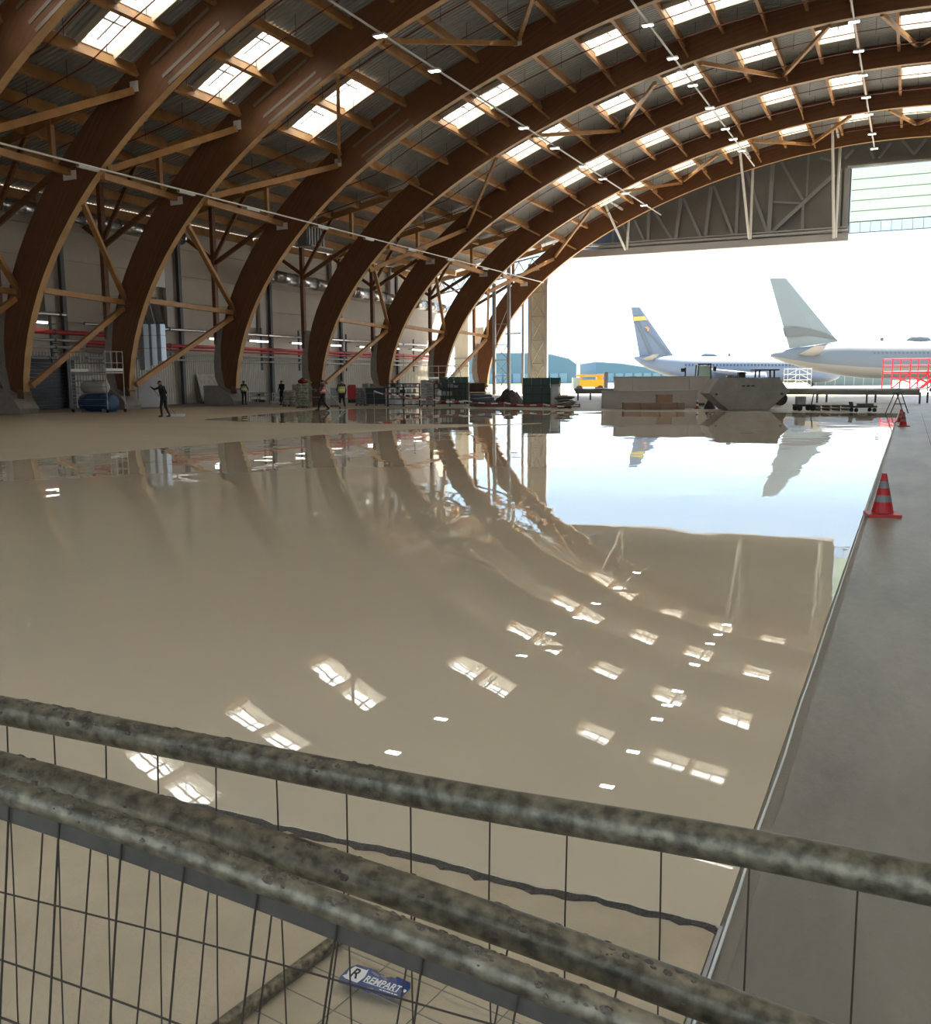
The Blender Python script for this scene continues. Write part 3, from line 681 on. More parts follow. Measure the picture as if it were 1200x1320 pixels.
# cabinet, board, bag heap
def box_thing(name, label, cat, px0, px1, ytop, ybase, depth, m, group=None, Xp=None):
    a = at((px0+px1)/2, ybase); w_ = (a-EYEP).dot(fwd); s_ = w_/FPX
    W_ = (px1-px0)*s_; H_ = (ybase-ytop)*s_
    return a, W_, H_
a = at(194, 526); b = at(208, 526)
t = thing('white_cabinet', 'tall plain white cabinet standing left of the squeegee worker', 'cabinet', (a.x, a.y, 0))
RZ = Matrix.Rotation(.9, 3, 'Z')
MB().box((a.x, a.y, 1.02), (1.5, .8, 2.0), RZ).build('body', mat('pale blue white sheet', (.66, .72, .78), .4), t)
MB().box((a.x+.05, a.y-.1, .04), (1.4, .7, .08), RZ).build('plinth', GREYST, t)
nrm = RZ @ Vector((0, -1, 0)); sd = RZ @ Vector((1, 0, 0))
MB().box(Vector((a.x, a.y, 1.05))+nrm*.41-sd*.38, (.7, .02, 1.85), RZ).build('door', mat('pale blue white sheet', (.66, .72, .78), .4), t)
MB().box(Vector((a.x, a.y, 1.05))+nrm*.41+sd*.38, (.7, .02, 1.85), RZ).build('door', mat('pale blue white sheet', (.66, .72, .78), .4), t)
p = at(269, 500, X=-50.9)
t = thing('leaning_board', 'white board leaning on the ribbed wall left of the third arch foot', 'board', (-50.9, p.y, 0))
MB().beam((-50.6, p.y, 0.02), (-51.15, p.y, 2.3), 3.6*.62, .05, up=(1, 0, 0)).build('sheet', mat('off white board', (.62, .61, .56), .6, 0, .25, 3), t)
MB().box((-50.7, p.y, .04), (.3, 2.3, .08)).build('batten', PINE, t)
def heap(name, label, cat, c, rx, ry, h, m, seed=1, rough_=.25, group=None, n=22):
    mb = MB(); vs = [Vector((c[0], c[1], c[2] if len(c) > 2 else 0))+Vector((0, 0, h))]; fs = []
    for i in range(1, 9):
        f = i/8
        for j in range(n):
            t_ = 2*PI*j/n; k = 1+rough_*noise.noise(Vector((math.cos(t_)*2, math.sin(t_)*2, seed+f*2)))
            vs.append(Vector((c[0]+rx*f*k*math.cos(t_), c[1]+ry*f*k*math.sin(t_), (c[2] if len(c) > 2 else 0)+(h*(1-f**1.9)*(1+rough_*1.6*noise.noise(Vector((math.cos(t_)*4*f, math.sin(t_)*4*f, seed*3.1)))) if i < 8 else 0))))
    for j in range(n): fs.append((0, 1+j, 1+(j+1) % n))
    for i in range(7):
        for j in range(n): fs.append((1+i*n+j, 1+(i+1)*n+j, 1+(i+1)*n+(j+1) % n, 1+i*n+(j+1) % n))
    o = mb.add(vs, fs).build(name, m, origin=(c[0], c[1], 0)); return tag(o, label, cat, group)
a = at(261, 520); heap('bag_heap', 'black rubbish bag heap at the wall beside the leaning board', 'rubbish bags', (a.x+.9, a.y), .6, .6, .95, BLACK, 3)

# blue and white tanks with a small scaffold tower, in the first gap
BLUE = mat('dark blue tank', (.02, .07, .16), .45); GRYT = mat('pale tank', (.42, .44, .44), .5)
a = at(128, 531.5)
t = thing('blue_tank', 'dark blue ribbed tank under the scaffold tower on the far left', 'tank', (a.x, a.y, 0))
MB().lathe([(.3, -1.15), (.5, -1.1), (.52, -.6), (.5, -.55), (.52, -.5), (.52, .5), (.5, .55), (.52, .6), (.5, 1.1), (.3, 1.15)], (a.x, a.y, .55), 20, axis='X').build('barrel', BLUE, t, smooth=True)
for s_ in (-.8, .8): MB().box((a.x+s_, a.y, .1), (.15, 1.0, .2)).build('cradle', GREYST, t)
t = thing('pale_tank', 'pale grey tank resting on the dark blue one under the scaffold tower', 'tank', (a.x, a.y, 1.07))
mb = MB(); mb.lathe([(.2, -.85), (.34, -.8), (.36, 0), (.34, .8), (.2, .85)], (a.x-.1, a.y-.1, 1.43), 16, axis='X'); mb.build('barrel', GRYT, t, smooth=True)
MB().tube((a.x-.1, a.y-.1, 1.75), (a.x-.1, a.y-.1, 1.9), .12, 10).build('lid', GRYT, t)
def tower(label, x0, x1, y0, y1, zd, zt, m=STEEL, wheels=True):
    t = thing('scaffold_tower', label, 'scaffold', ((x0+x1)/2, (y0+y1)/2, 0))
    for x_ in (x0, x1):
        for y_ in (y0, y1):
            MB().tube((x_, y_, .12), (x_, y_, zt), .028, 8).build('standard', m, t)
            MB().lathe([(.03, -.03), (.1, -.03), (.1, .03), (.03, .03)], (x_, y_, .1), 10, axis='Y').build('wheel', BLACK, t)
    MB().box(((x0+x1)/2, (y0+y1)/2, zd), (x1-x0, y1-y0, .08)).build('deck', mat('worn deck', (.5, .5, .47), .6), t)
    for z_ in (zd+.16,):
        for x_ in (x0, x1): MB().box((x_, (y0+y1)/2, z_), (.03, y1-y0, .15)).build('toe_board', WHITE, t)
    for z_ in (zd+.55, zt-.02):
        for x_ in (x0, x1): MB().tube((x_, y0, z_), (x_, y1, z_), .02, 6).build('guard_rail', m, t)
        for y_ in (y0, y1): MB().tube((x0, y_, z_), (x1, y_, z_), .02, 6).build('guard_rail', m, t)
    for k in range(1, 3):
        y_ = y0+(y1-y0)*k/3; MB().tube((x1, y_, zd), (x1, y_, zt), .02, 6).build('baluster', m, t)
    k = .4
    while k < zd: MB().tube((x0, y0, k), (x1, y0, k), .018, 6).build('rung', m, t); k += .35
    return t
tower('grey scaffold tower with guard rails over the tanks at the far left', a.x-1.35, a.x+1.35, a.y-.65, a.y+.65, 2.25, 3.45)
t = thing('rolling_door', 'dark recessed doorway in the left wall behind the tanks', 'doorway', (-51.2, 42, 0))
for k in range(14): MB().box((-51.25, 42.5, .12+.23*k), (.06, 8.6, .21)).build('slat', mat('dark shutter slat', (.045, .045, .045), .5), t)
MB().box((-51.2, 42.5, 3.35), (.3, 9, .25)).build('lintel', GREYST, t)

# ------------------------------------------------------------------ outside: buildings, aircraft, vehicles
HZ = lambda px: 492.5-.0071*(px-212)
def far(px, py, t_): return EYEP+(fwd+rgt*((px-600)/FPX)-upv*((py-660)/FPX))*t_
def frame(px, t_):   # ground point under a photo column at depth t_, and metres per pixel
    p = far(px, HZ(px), t_); return Vector((p.x, p.y, 0)), t_/FPX
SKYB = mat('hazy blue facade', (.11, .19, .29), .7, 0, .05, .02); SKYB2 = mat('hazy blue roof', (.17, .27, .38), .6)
def building(label, pxs, t_, depth=60):
    o, s = frame(pxs[0][0], t_)
    t = thing('far_building', label, 'building', o)
    b0 = frame(pxs[0][0], t_)[0]; b1 = frame(pxs[-1][0], t_)[0]; bk = r0.cross(Vector((0, 0, 1)))*-depth
    pts = [Vector((frame(x_, t_)[0].x, frame(x_, t_)[0].y, EYE+(HZ(x_)-y_)*t_/FPX)) for x_, y_ in pxs]
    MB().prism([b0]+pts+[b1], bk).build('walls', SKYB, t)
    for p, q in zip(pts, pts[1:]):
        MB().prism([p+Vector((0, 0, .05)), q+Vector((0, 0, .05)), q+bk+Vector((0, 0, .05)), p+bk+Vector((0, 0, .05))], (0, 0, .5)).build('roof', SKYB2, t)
    x_ = pxs[0][0]+6
    while x_ < pxs[-1][0]-8:
        q = frame(x_, t_)[0]; MB().beam(q+Vector((0, 0, .2))-bk.normalized()*.2, q+Vector((0, 0, 4.2))-bk.normalized()*.2, 3.2, .3, up=bk.normalized()).build('door', SKYB2, t); x_ += 12
    return t
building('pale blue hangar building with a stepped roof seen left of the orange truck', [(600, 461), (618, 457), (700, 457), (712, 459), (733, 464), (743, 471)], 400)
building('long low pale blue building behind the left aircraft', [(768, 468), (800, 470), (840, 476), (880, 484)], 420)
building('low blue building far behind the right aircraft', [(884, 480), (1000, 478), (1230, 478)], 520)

def lathe_fus(t, secs, o, s, mats, split=None):     # sections: (px, top, bottom); local x to the right of the photo
    n = 28; mb = MB(); vs = []; X = rgt.copy(); X.z = 0; X.normalize(); Yv = Vector((-X.y, X.x, 0))
    for px, tp, bt in secs:
        zc = EYE+(HZ(px)-(tp+bt)/2)*s; r = (bt-tp)/2*s; bx = o+X*((px-secs[0][0])*s)
        for j in range(n):
            a_ = 2*PI*j/n; vs.append(Vector((bx.x, bx.y, 0))+Yv*(r*.98*math.cos(a_))+Vector((0, 0, zc+r*math.sin(a_))))
    fs = []; mi = []
    for i in range(len(secs)-1):
        for j in range(n):
            fs.append((i*n+j, i*n+(j+1) % n, (i+1)*n+(j+1) % n, (i+1)*n+j)); mi.append(split(i, j, n) if split else 0)
    fs += [tuple(range(n)), tuple((len(secs)-1)*n+j for j in range(n))]; mi += [0, 0]
    mb.v = vs; mb.f = fs; mb.m = mi; return mb.build('fuselage', mats, t, smooth=True)
def airfoil_plate(mb, root, tip, th0, th1, mi=0):    # root / tip: (leading, trailing) points; thickness direction from their cross
    (l0, t0), (l1, t1) = root, tip
    nrm = (t0-l0).cross(l1-l0).normalized(); prof_ = [(0, 0), (.08, .5), (.35, 1), (.7, .6), (1, .06), (.7, -.6), (.35, -1), (.08, -.5)]
    vs = [l0.lerp(t0, u)+nrm*(h*th0) for u, h in prof_]+[l1.lerp(t1, u)+nrm*(h*th1) for u, h in prof_]
    n = len(prof_); return mb.add(vs, [tuple(range(n))[::-1], tuple(range(n, 2*n))]+[(i, (i+1) % n, n+(i+1) % n, n+i) for i in range(n)], mi)
PG = mat('pale aircraft skin', (.115, .135, .155), .6); PB = mat('blue grey aircraft skin', (.13, .165, .22), .6); PL = mat('warm lit aircraft belly', (.24, .22, .18), .6); PT = mat('tail grey green', (.19, .22, .215), .4)  # lighter belly tone paints in warm light from the ground; stabilisers share it
PST = mat('tail stripe grey', (.12, .125, .12), .4); WND = mat('aircraft window', (.06, .09, .13), .2)
def aircraft(label, t_, secs, fin, stab, finm, mats, span, windows, extras, split):
    X = rgt.copy(); X.z = 0; X.normalize(); Yv = Vector((-X.y, X.x, 0))
    o, s = frame(secs[0][0], t_); t = thing('airliner', label, 'aircraft', o)
    P = lambda px, py, d=0: o+X*((px-secs[0][0])*s)+Yv*d+Vector((0, 0, EYE+(HZ(px)-py)*s))
    lathe_fus(t, secs, o, s, mats, split)
    (a, b, c, d) = fin       # top LE, top TE, root LE, root TE
    airfoil_plate(MB(), (P(*c), P(*d)), (P(*a), P(*b)), .35, .12).build('tail_fin', finm, t)
    for sg in (-1, 1):
        (l0, t0, l1, t1, dd) = stab
        airfoil_plate(MB(), (P(*l0, sg*.5), P(*t0, sg*.5)), (P(*l1, sg*dd), P(*t1, sg*dd)), .3, .1).build('stabiliser', mats[2], t)
        wx = secs[0][0]+span[0]/s
        airfoil_plate(MB(), (P(wx+9/s, span[1], sg*1.5), P(wx+1/s, span[1], sg*1.5)), (P(wx-4/s, span[1]-5, sg*span[2]), P(wx-6/s, span[1]-5, sg*span[2])), .5, .12).build('wing', mats[0], t)
        MB().lathe([(.7, -2.2), (1.1, -1.6), (1.2, 0), (1.15, 1.6), (1.0, 1.9)], (0, 0, 0), 16, axis='X')
        e = P(wx+7/s, span[1]+6, sg*span[2]*.33); mb = MB(); mb.path([e-X*2.4, e-X*1.2, e, e+X*1.8, e+X*2.2], [.6, .95, 1.15, 1.2, 1.1], 14).build('engine', mats[0], t, smooth=True)
        g = P(wx+3/s, 480, sg*2.2); MB().tube((g.x, g.y, .6), (g.x, g.y, 2.2), .12, 8).build('gear_leg', STEEL, t)
        mb = MB(); mb.tube(Vector((g.x, g.y, .55))-Yv*.35, Vector((g.x, g.y, .55))+Yv*.35, .55, 14).build('wheel', BLACK, t)
    g = P(secs[-1][0]-5/s, 480); MB().tube((g.x, g.y, .4), (g.x, g.y, 2.2), .1, 8).build('gear_leg', STEEL, t)
    mb = MB(); mb.tube(Vector((g.x, g.y, .4))-Yv*.25, Vector((g.x, g.y, .4))+Yv*.25, .4, 12).build('wheel', BLACK, t)
    mb = MB(); x0_, x1_, y_, st, rr_ = windows; x_ = x0_
    while x_ < x1_:
        p = P(x_, y_, -rr_); mb.beam(p-Vector((0, 0, .2)), p+Vector((0, 0, .2)), .26, .1, up=Yv); x_ += st
    mb.build('cabin_windows', WND, t, kind='stuff')
    extras(t, P, X, Yv, s)
def ex_right(t, P, X, Yv, s):
    for dy in (-.38, .38):
        mb = MB(); mb.prism([P(1007.5, 424, dy), P(1020, 422.5, dy), P(1040, 425, dy), P(1062, 431, dy), P(1078, 440, dy), P(1060, 436, dy), P(1036, 433.5, dy), P(1011, 435, dy)], Yv*.02).build('tail_stripe', PST, t)
    p = P(1182, 441); mb = MB(); mb.path([p-X*2.2, p-X*1.2+Vector((0, 0, .3)), p+Vector((0, 0, .35)), p+X*1.2+Vector((0, 0, .3)), p+X*2.0], [.1, .55, .7, .6, .1], 12).build('radome', PG, t, smooth=True)
    MB().beam(P(1134, 441), P(1134, 436), .1, .5, up=X).build('antenna', PG, t)
secsR = [(993, 457, 460.5), (1001, 454, 464), (1012, 451, 468), (1026, 448.5, 472), (1045, 446.5, 477.5), (1065, 443, 481.5), (1085, 440.8, 484.5), (1105, 440, 487), (1130, 440, 488), (1200, 440, 488), (1330, 440, 488), (1400, 441, 488), (1430, 445, 488), (1450, 453, 486), (1462, 463, 480)]
aircraft('pale airliner on the right with a grey striped tail fin', 150, secsR, ((1008, 362), (987.5, 362), (1078, 441), (1016, 450)), ((1052, 459), (1024, 459), (1036, 449), (1022, 449), 9.0), PT, [PG, PB, PL], (30, 478, 24), (1116, 1425, 456.5, 5.2, 2.72), ex_right,
         lambda i, j, n: 1 if (2 < j < 8) else (2 if j > 15 else 0))
MB_YEL = mat('yellow tail band', (.50, .40, .10), .5)
def ex_left(t, P, X, Yv, s):
    for dy in (-.3, .3):
        MB().prism([P(814.5, 410, dy), P(829, 409, dy), P(832.5, 414, dy), P(815.5, 415.5, dy)], Yv*.02).build('tail_band', MB_YEL, t)
        MB().prism([P(829, 423, dy), P(833, 422, dy), P(836, 425, dy), P(834, 428, dy), P(831, 429, dy), P(833, 426, dy)], Yv*.02).build('tail_mark', mat('orange tail mark', (.55, .25, .1), .5), t)
        MB().prism([P(818, 415.5, dy), P(821, 415.5, dy), P(840, 455, dy), P(836, 456, dy)], Yv*.015).build('tail_streak', PG, t)
        MB().prism([P(828, 425, dy), P(830, 425, dy), P(862, 456, dy), P(858, 457, dy)], Yv*.015).build('tail_streak', PG, t)
    p = P(913, 459.5); MB().path([p-X*1.6, p-X*.8+Vector((0, 0, .2)), p+X*.8+Vector((0, 0, .2)), p+X*1.6], [.1, .4, .4, .1], 10).build('radome', PB, t, smooth=True)
    MB().beam(P(939, 460), P(939, 456), .1, .4, up=X).build('antenna', PB, t)
secsL = [(817, 460.5, 463), (824, 459.5, 469), (835, 459, 476), (850, 458.8, 481.5), (866, 459, 486), (885, 459.3, 490.5), (905, 459.5, 492), (980, 460, 492.5), (1030, 461, 493), (1055, 462, 493), (1070, 466, 492), (1080, 473, 488)]
aircraft('blue grey airliner on the left with a yellow band on its tail', 178, secsL, ((823, 398), (812, 398), (868, 460), (824, 461)), ((842, 464), (824, 464), (840, 458.5), (833, 458.5), 6.5), PB, [PB, PG, PL], (14, 482, 17), (880, 1045, 471, 4.4, 2.3), ex_left,
         lambda i, j, n: 2 if j > 17 and j < 26 else 0)

def wheels(t, o, X, Yv, xs_, r, w_, half):
    for x_ in xs_:
        for sg in (-1, 1):
            c = o+X*x_+Yv*(sg*half)+Vector((0, 0, r)); wh = MB().tube(c-Yv*w_/2, c+Yv*w_/2, r, 16).build('wheel', BLACK, t)
            MB().tube(c-Yv*(w_/2+.02), c+Yv*(w_/2+.02), r*.5, 10).build('hub', GREYST, wh) if False else None
XR = Vector((rgt.x, rgt.y, 0)).normalized(); YR = Vector((-XR.y, XR.x, 0)); RR = Matrix((XR, YR, Vector((0, 0, 1)))).transposed()
ORNG = mat('orange machine paint', (.75, .32, .01), .45)
def lbox(mbx, o, c, d, mi=0): return mbx.box(o+XR*c[0]+YR*c[1]+Vector((0, 0, c[2])), d, RR, mi)
o, s = frame(760, 118)
t = thing('orange_truck', 'orange utility truck parked outside the gate left of the aircraft', 'truck', o)
lbox(MB(), o, (.2, 0, 1.15), (3.2, 2.0, .9)).build('body', ORNG, t); lbox(MB(), o, (-1.7, 0, 1.25), (.9, 1.9, 1.3)).build('cab', mat('grey green cab', (.25, .30, .27), .5), t)
lbox(MB(), o, (.1, 0, 2.12), (3.6, .3, .28)).build('boom', ORNG, t); lbox(MB(), o, (-1.1, 0, 1.85), (.2, .3, .4)).build('boom_post', ORNG, t); lbox(MB(), o, (1.2, 0, 1.8), (.7, 1.2, .35)).build('basket', ORNG, t)
wheels(t, o, XR, YR, (-1.4, 1.2), .45, .3, .9)
o, s = frame(781, 112)
t = thing('dark_mast', 'short dark grey mast beside the orange truck', 'post', o)
lbox(MB(), o, (0, 0, 1.25), (.45, .45, 2.5)).build('post', DARKST, t); lbox(MB(), o, (0, 0, .06), (.9, .9, .12)).build('foot', GREYST, t)
# telehandler
o, s = frame(906, 92)
t = thing('telehandler', 'white and black telehandler with a glazed cab behind the long grey box', 'telehandler', o)
MBK = mat('cab frame black', (.03, .035, .035), .4); CABG = mat('cab glass', (.35, .5, .48), .1, spec=.6)
lbox(MB(), o, (.2, 0, .95), (4.6, 1.5, .8)).build('chassis', mat('dark red bodywork', (.22, .05, .04), .5), t)
c_ = o+Vector((0, 0, 1.35))
for dx in (-.68, .68):
    for dy in (-.5, .5): MB().beam(o+XR*dx*1.0+YR*dy+Vector((0, 0, 1.3)), o+XR*dx*.85+YR*dy+Vector((0, 0, 3.0)), .12, .12, up=YR).build('cab_pillar', MBK, t)
lbox(MB(), o, (0, 0, 3.05), (1.35, 1.2, .14)).build('cab_roof', MBK, t); lbox(MB(), o, (0, -.45, 2.15), (1.15, .03, 1.4)).build('cab_glass', CABG, t)
lbox(MB(), o, (0, 0, 1.7), (.6, .5, .6)).build('seat', BLACK, t)
MB().beam(o+XR*-2.2+YR*.8+Vector((0, 0, 1.5)), o+XR*3.0+YR*.8+Vector((0, 0, 1.35)), .35, .4).build('boom', WHITE, t)
lbox(MB(), o, (-1.75, 0, 2.1), (.14, .1, 1.3)).build('mirror_arm', BLACK, t); lbox(MB(), o, (-1.95, -.1, 2.5), (.5, .06, .35)).build('mirror', BLACK, t); lbox(MB(), o, (1.0, -.5, 2.6), (.3, .06, .45)).build('mirror', BLACK, t); lbox(MB(), o, (-1.9, 0, 1.55), (1.6, 1.2, .25)).build('bonnet', BLACK, t)
wheels(t, o, XR, YR, (-1.5, 1.7), .6, .4, .85)
# red access dock
o, s = frame(1178, 105)
t = thing('red_access_dock', 'bright red aircraft access dock with guard rails at the right frame edge', 'access platform', o)
RD = mat('bright red dock paint', (.72, .02, .05), .45)
for x_ in (-3, -1.0, 1.0, 3, 5):
    for y_ in (-1.2, 1.2):
        MB().tube(o+XR*x_+YR*y_+Vector((0, 0, .1)), o+XR*x_+YR*y_+Vector((0, 0, 3.7)), .07, 8).build('post', RD, t)
for z_ in (2.2, 2.95, 3.65):
    for y_ in (-1.2, 1.2): MB().tube(o+XR*-3+YR*y_+Vector((0, 0, z_)), o+XR*5+YR*y_+Vector((0, 0, z_)), .06 if z_ > 2.5 else .14, 8).build('rail', RD, t)
lbox(MB(), o, (1, 0, 2.2), (8, 2.4, .22)).build('deck', RD, t)
for x_ in (-3, -1, 1, 3):
    MB().beam(o+XR*x_-YR*1.2+Vector((0, 0, .4)), o+XR*(x_+2)-YR*1.2+Vector((0, 0, 2.1)), .1, .12).build('diagonal', RD, t)
    MB().beam(o+XR*x_-YR*1.25+Vector((0, 0, 1.7)), o+XR*(x_+2)-YR*1.25+Vector((0, 0, 1.1)), .1, .14).build('diagonal', RD, t)
for k in range(6): lbox(MB(), o, (-.2+.42*k, -1.7, .5+.3*k), (.4, .8, .08)).build('step', RD, t)
MB().beam(o-XR*.4-YR*2.1+Vector((0, 0, .3)), o+XR*2.2-YR*2.1+Vector((0, 0, 2.3)), .08, .3).build('stringer', RD, t); lbox(MB(), o, (1.6, -2.2, 1.2), (1.6, .1, .9)).build('side_plate', RD, t)
for x_ in (-2.2, 1.5, 3.8):
    c = o+XR*x_-YR*1.2; MB().tube(c-YR*.1+Vector((0, 0, .25)), c+YR*.1+Vector((0, 0, .25)), .25, 12).build('wheel', BLACK, t)
# panelled blast fence and white lattice stand
t = thing('blast_fence', 'row of grey green fence panels beyond the platform under the right aircraft', 'fence', frame(1040, 185)[0])
for k in range(9):
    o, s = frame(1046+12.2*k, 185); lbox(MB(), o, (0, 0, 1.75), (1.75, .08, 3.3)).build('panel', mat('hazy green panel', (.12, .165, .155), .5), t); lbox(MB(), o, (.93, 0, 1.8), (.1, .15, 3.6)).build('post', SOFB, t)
    lbox(MB(), o, (0, .5, .06), (1.75, 1.0, .12)).build('foot', SOFB, t)
o, s = frame(1028, 120)
t = thing('lattice_stand', 'white tubular lattice stand outside, right of the grey skip', 'stand', o)
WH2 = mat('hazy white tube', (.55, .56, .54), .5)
for x_ in (-1.5, 0, 1.5):
    for y_ in (-.7, .7): MB().tube(o+XR*x_+YR*y_, o+XR*x_+YR*y_+Vector((0, 0, 2.9)), .035, 6).build('standard', WH2, t)
for z_ in (.7, 1.4, 2.1, 2.8):
    for y_ in (-.7, .7): MB().tube(o-XR*1.5+YR*y_+Vector((0, 0, z_)), o+XR*1.5+YR*y_+Vector((0, 0, z_)), .03, 6).build('ledger', WH2, t)
for k in range(4):
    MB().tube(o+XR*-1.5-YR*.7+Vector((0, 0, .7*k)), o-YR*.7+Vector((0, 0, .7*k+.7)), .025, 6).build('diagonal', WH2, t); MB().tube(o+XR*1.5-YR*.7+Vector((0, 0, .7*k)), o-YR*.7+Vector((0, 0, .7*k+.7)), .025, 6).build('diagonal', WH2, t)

# ------------------------------------------------------------------ between floor and gate
WRAP = mat('pale grey sheet metal box', (.62, .57, .52), .55, 0, .1, .6); WRAP2 = mat('darker grey sheet metal box', (.50, .46, .42), .55, 0, .1, .6)  # second tone is darker, for the low box body and the top edge
CARD = mat('brown cardboard', (.36, .25, .17), .8, 0, .15, 3)
def G(px, py): v = at(px, py); return Vector((v.x, v.y, 0)), (v-EYEP).dot(fwd)/FPX
def zpx(py, px, s): return EYE+(HZ(px)-py)*s
a, s = G(795, 524.5); b, _ = G(918, 524.5); s *= 1.0
t = thing('long_grey_box', 'tall long pale grey box of seamed panels behind the cartons', 'container', a)
L_ = (b-a).length; hh = (524.5-487)*s
for u0, u1 in ((0, .17), (.17, .78), (.78, 1)):
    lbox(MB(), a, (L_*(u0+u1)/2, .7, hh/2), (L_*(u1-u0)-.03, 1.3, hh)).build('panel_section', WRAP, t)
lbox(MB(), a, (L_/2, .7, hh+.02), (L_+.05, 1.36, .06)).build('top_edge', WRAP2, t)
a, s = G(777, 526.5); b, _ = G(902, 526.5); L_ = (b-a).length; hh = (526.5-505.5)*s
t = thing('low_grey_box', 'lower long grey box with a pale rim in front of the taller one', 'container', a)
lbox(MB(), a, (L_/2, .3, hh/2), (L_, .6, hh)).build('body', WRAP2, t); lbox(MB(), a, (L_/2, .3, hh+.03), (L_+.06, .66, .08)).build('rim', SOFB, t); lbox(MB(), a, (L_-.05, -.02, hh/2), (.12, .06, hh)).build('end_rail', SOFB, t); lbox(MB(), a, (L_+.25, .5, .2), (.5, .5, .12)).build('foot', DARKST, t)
cart = [(802, 823), (824, 848), (849, 870), (871, 880)]
for k, (x0_, x1_) in enumerate(cart):
    a, s = G(x0_, 527.8); w_ = (x1_-x0_)*s*.98
    t = thing('cardboard_box', f'{ORD[k]} brown carton from the left in the row before the low grey box', 'box', a, 'brown cartons on the floor')
    lbox(MB(), a, (w_/2, -.25, .19), (w_, .5, .38)).build('body', CARD, t); lbox(MB(), a, (w_/2, -.25, .382), (w_, .06, .004)).build('tape_strip', mat('carton tape', (.36, .28, .2), .4), t)
a, s = G(845, 527.6); t = thing('cardboard_box', 'single brown carton stacked on top of the carton row', 'box', a+Vector((0, 0, .384)))
lbox(MB(), a, (.42, -.25, .384+.22), (.82, .45, .44)).build('body', CARD, t); lbox(MB(), a, (.42, -.25, .384+.443), (.82, .06, .004)).build('tape_strip', mat('carton tape', (.36, .28, .2), .4), t)
# skip
a, s = G(963, 528.8)
t = thing('waste_skip', 'grey steel skip with sloping ends beside the long grey box', 'skip', a)
SK = mat('grey skip paint', (.38, .355, .335), .6, .1, .25, 1.2)
pts = [(938, 528.5), (991, 528.5), (1016, 505), (1003, 488.5), (924, 488.5), (913, 507)]
q = [a+XR*((x_-963)*s)+Vector((0, 0, (528.8-y_)*s)) for x_, y_ in pts]
outer_ = MB(); n_p = len(q); ex = YR*1.8
inn = [p.lerp(sum(q, Vector())/6, .04) for p in q]
# side plates, floor and sloping end plates, open at the top
for k_, yy in enumerate((0, 1.8)): MB().prism([p+YR*(yy-.03) for p in q], YR*.06).build('side_plate', SK, t)
for i0, i1 in ((0, 1), (1, 2), (2, 3), (4, 5), (5, 0)):
    MB().prism([q[i0], q[i1], q[i1]+ex, q[i0]+ex], (q[i1]-q[i0]).cross(YR).normalized()*.05).build('end_plate', SK, t)
MB().beam(q[4]-YR*.06, q[3]-YR*.06, .1, .12).build('rim', GREYST, t); MB().beam(q[5]-YR*.06, q[2]-YR*.06, .08, .06).build('rib', GREYST, t)
for x_ in (957, 963, 969): MB().box(a+XR*((x_-963)*s)-YR*.05+Vector((0, 0, 1.28)), (.16, .03, .07), RR).build('slot', BLACK, t)
for x_ in (922, 1006):
    MB().tube(a+XR*((x_-963)*s)-YR*.2+Vector((0, 0, .85)), a+XR*((x_-963)*s)-YR*.0+Vector((0, 0, .85)), .06, 8).build('lifting_lug', DARKST, t)
heap('rubble_in_skip', 'brown debris showing above the skip rim', 'debris', (a.x+XR.x*-.6+YR.x*.9, a.y+XR.y*-.6+YR.y*.9, 1.2), .85, .6, .6, mat('red brown debris', (.20, .11, .08), .9, 0, .3, 5), 5)
# dumper behind the skip
a, s = G(1003, 524); a = a+YR*2.6
t = thing('site_dumper', 'small dumper with roll bar and red cover peeking out behind the skip', 'dumper', a)
for x_ in (-.55, .45):
    for y_ in (-.4, .4): MB().tube(a+XR*x_+YR*y_+Vector((0, 0, .9)), a+XR*(x_*.9)+YR*y_+Vector((0, 0, 2.15)), .05, 8).build('roll_bar', BLACK, t)
lbox(MB(), a, (-.05, 0, 2.18), (1.5, .95, .08)).build('canopy', BLACK, t); lbox(MB(), a, (-.2, 0, .75), (1.6, 1.0, .5)).build('chassis', GREYST, t)
lbox(MB(), a, (.75, -.2, .75), (.5, .9, .8)).build('engine_cover', mat('dull red cover', (.33, .06, .04), .5), t); lbox(MB(), a, (-1.5, 0, 1.85), (.4, .4, .45)).build('headrest', BLACK, t); lbox(MB(), a, (-1.5, 0, 1.2), (.9, 1.0, .9)).build('hopper', GREYST, t)
wheels(t, a, XR, YR, (-.9, .75), .42, .3, .6)
# long platform on legs
PLT = mat('dark grey platform edge', (.20, .21, .21), .5, .2)
p0 = at(742, 502, Z=.88); p1 = at(1186, 502.5, Z=.88)
t = thing('long_platform', 'long flat grey platform on legs crossing the gate behind the skip', 'platform', (p0.x, p0.y, 0))
dv = (p1-p0); dv.z = 0; LL = dv.length; dv.normalize(); nv = Vector((-dv.y, dv.x, 0)); RP = Matrix((dv, nv, Vector((0, 0, 1)))).transposed()
k = 0.0
seg = LL/8
for i in range(8):
    c = p0+dv*(seg*(i+.5)); MB().box((c.x+nv.x, c.y+nv.y, .93), (seg-.04, 2.0, .07), RP).build('deck_board', STEEL, t); MB().box((c.x, c.y, .72), (seg-.02, .08, .34), RP).build('edge_beam', PLT, t)
for i in range(9):
    c = p0+dv*(seg*i if i else .2)
    for y_ in (.05, 1.9): MB().box((c.x+nv.x*y_, c.y+nv.y*y_, .36), (.1, .1, .72), RP).build('leg', DARKST, t)
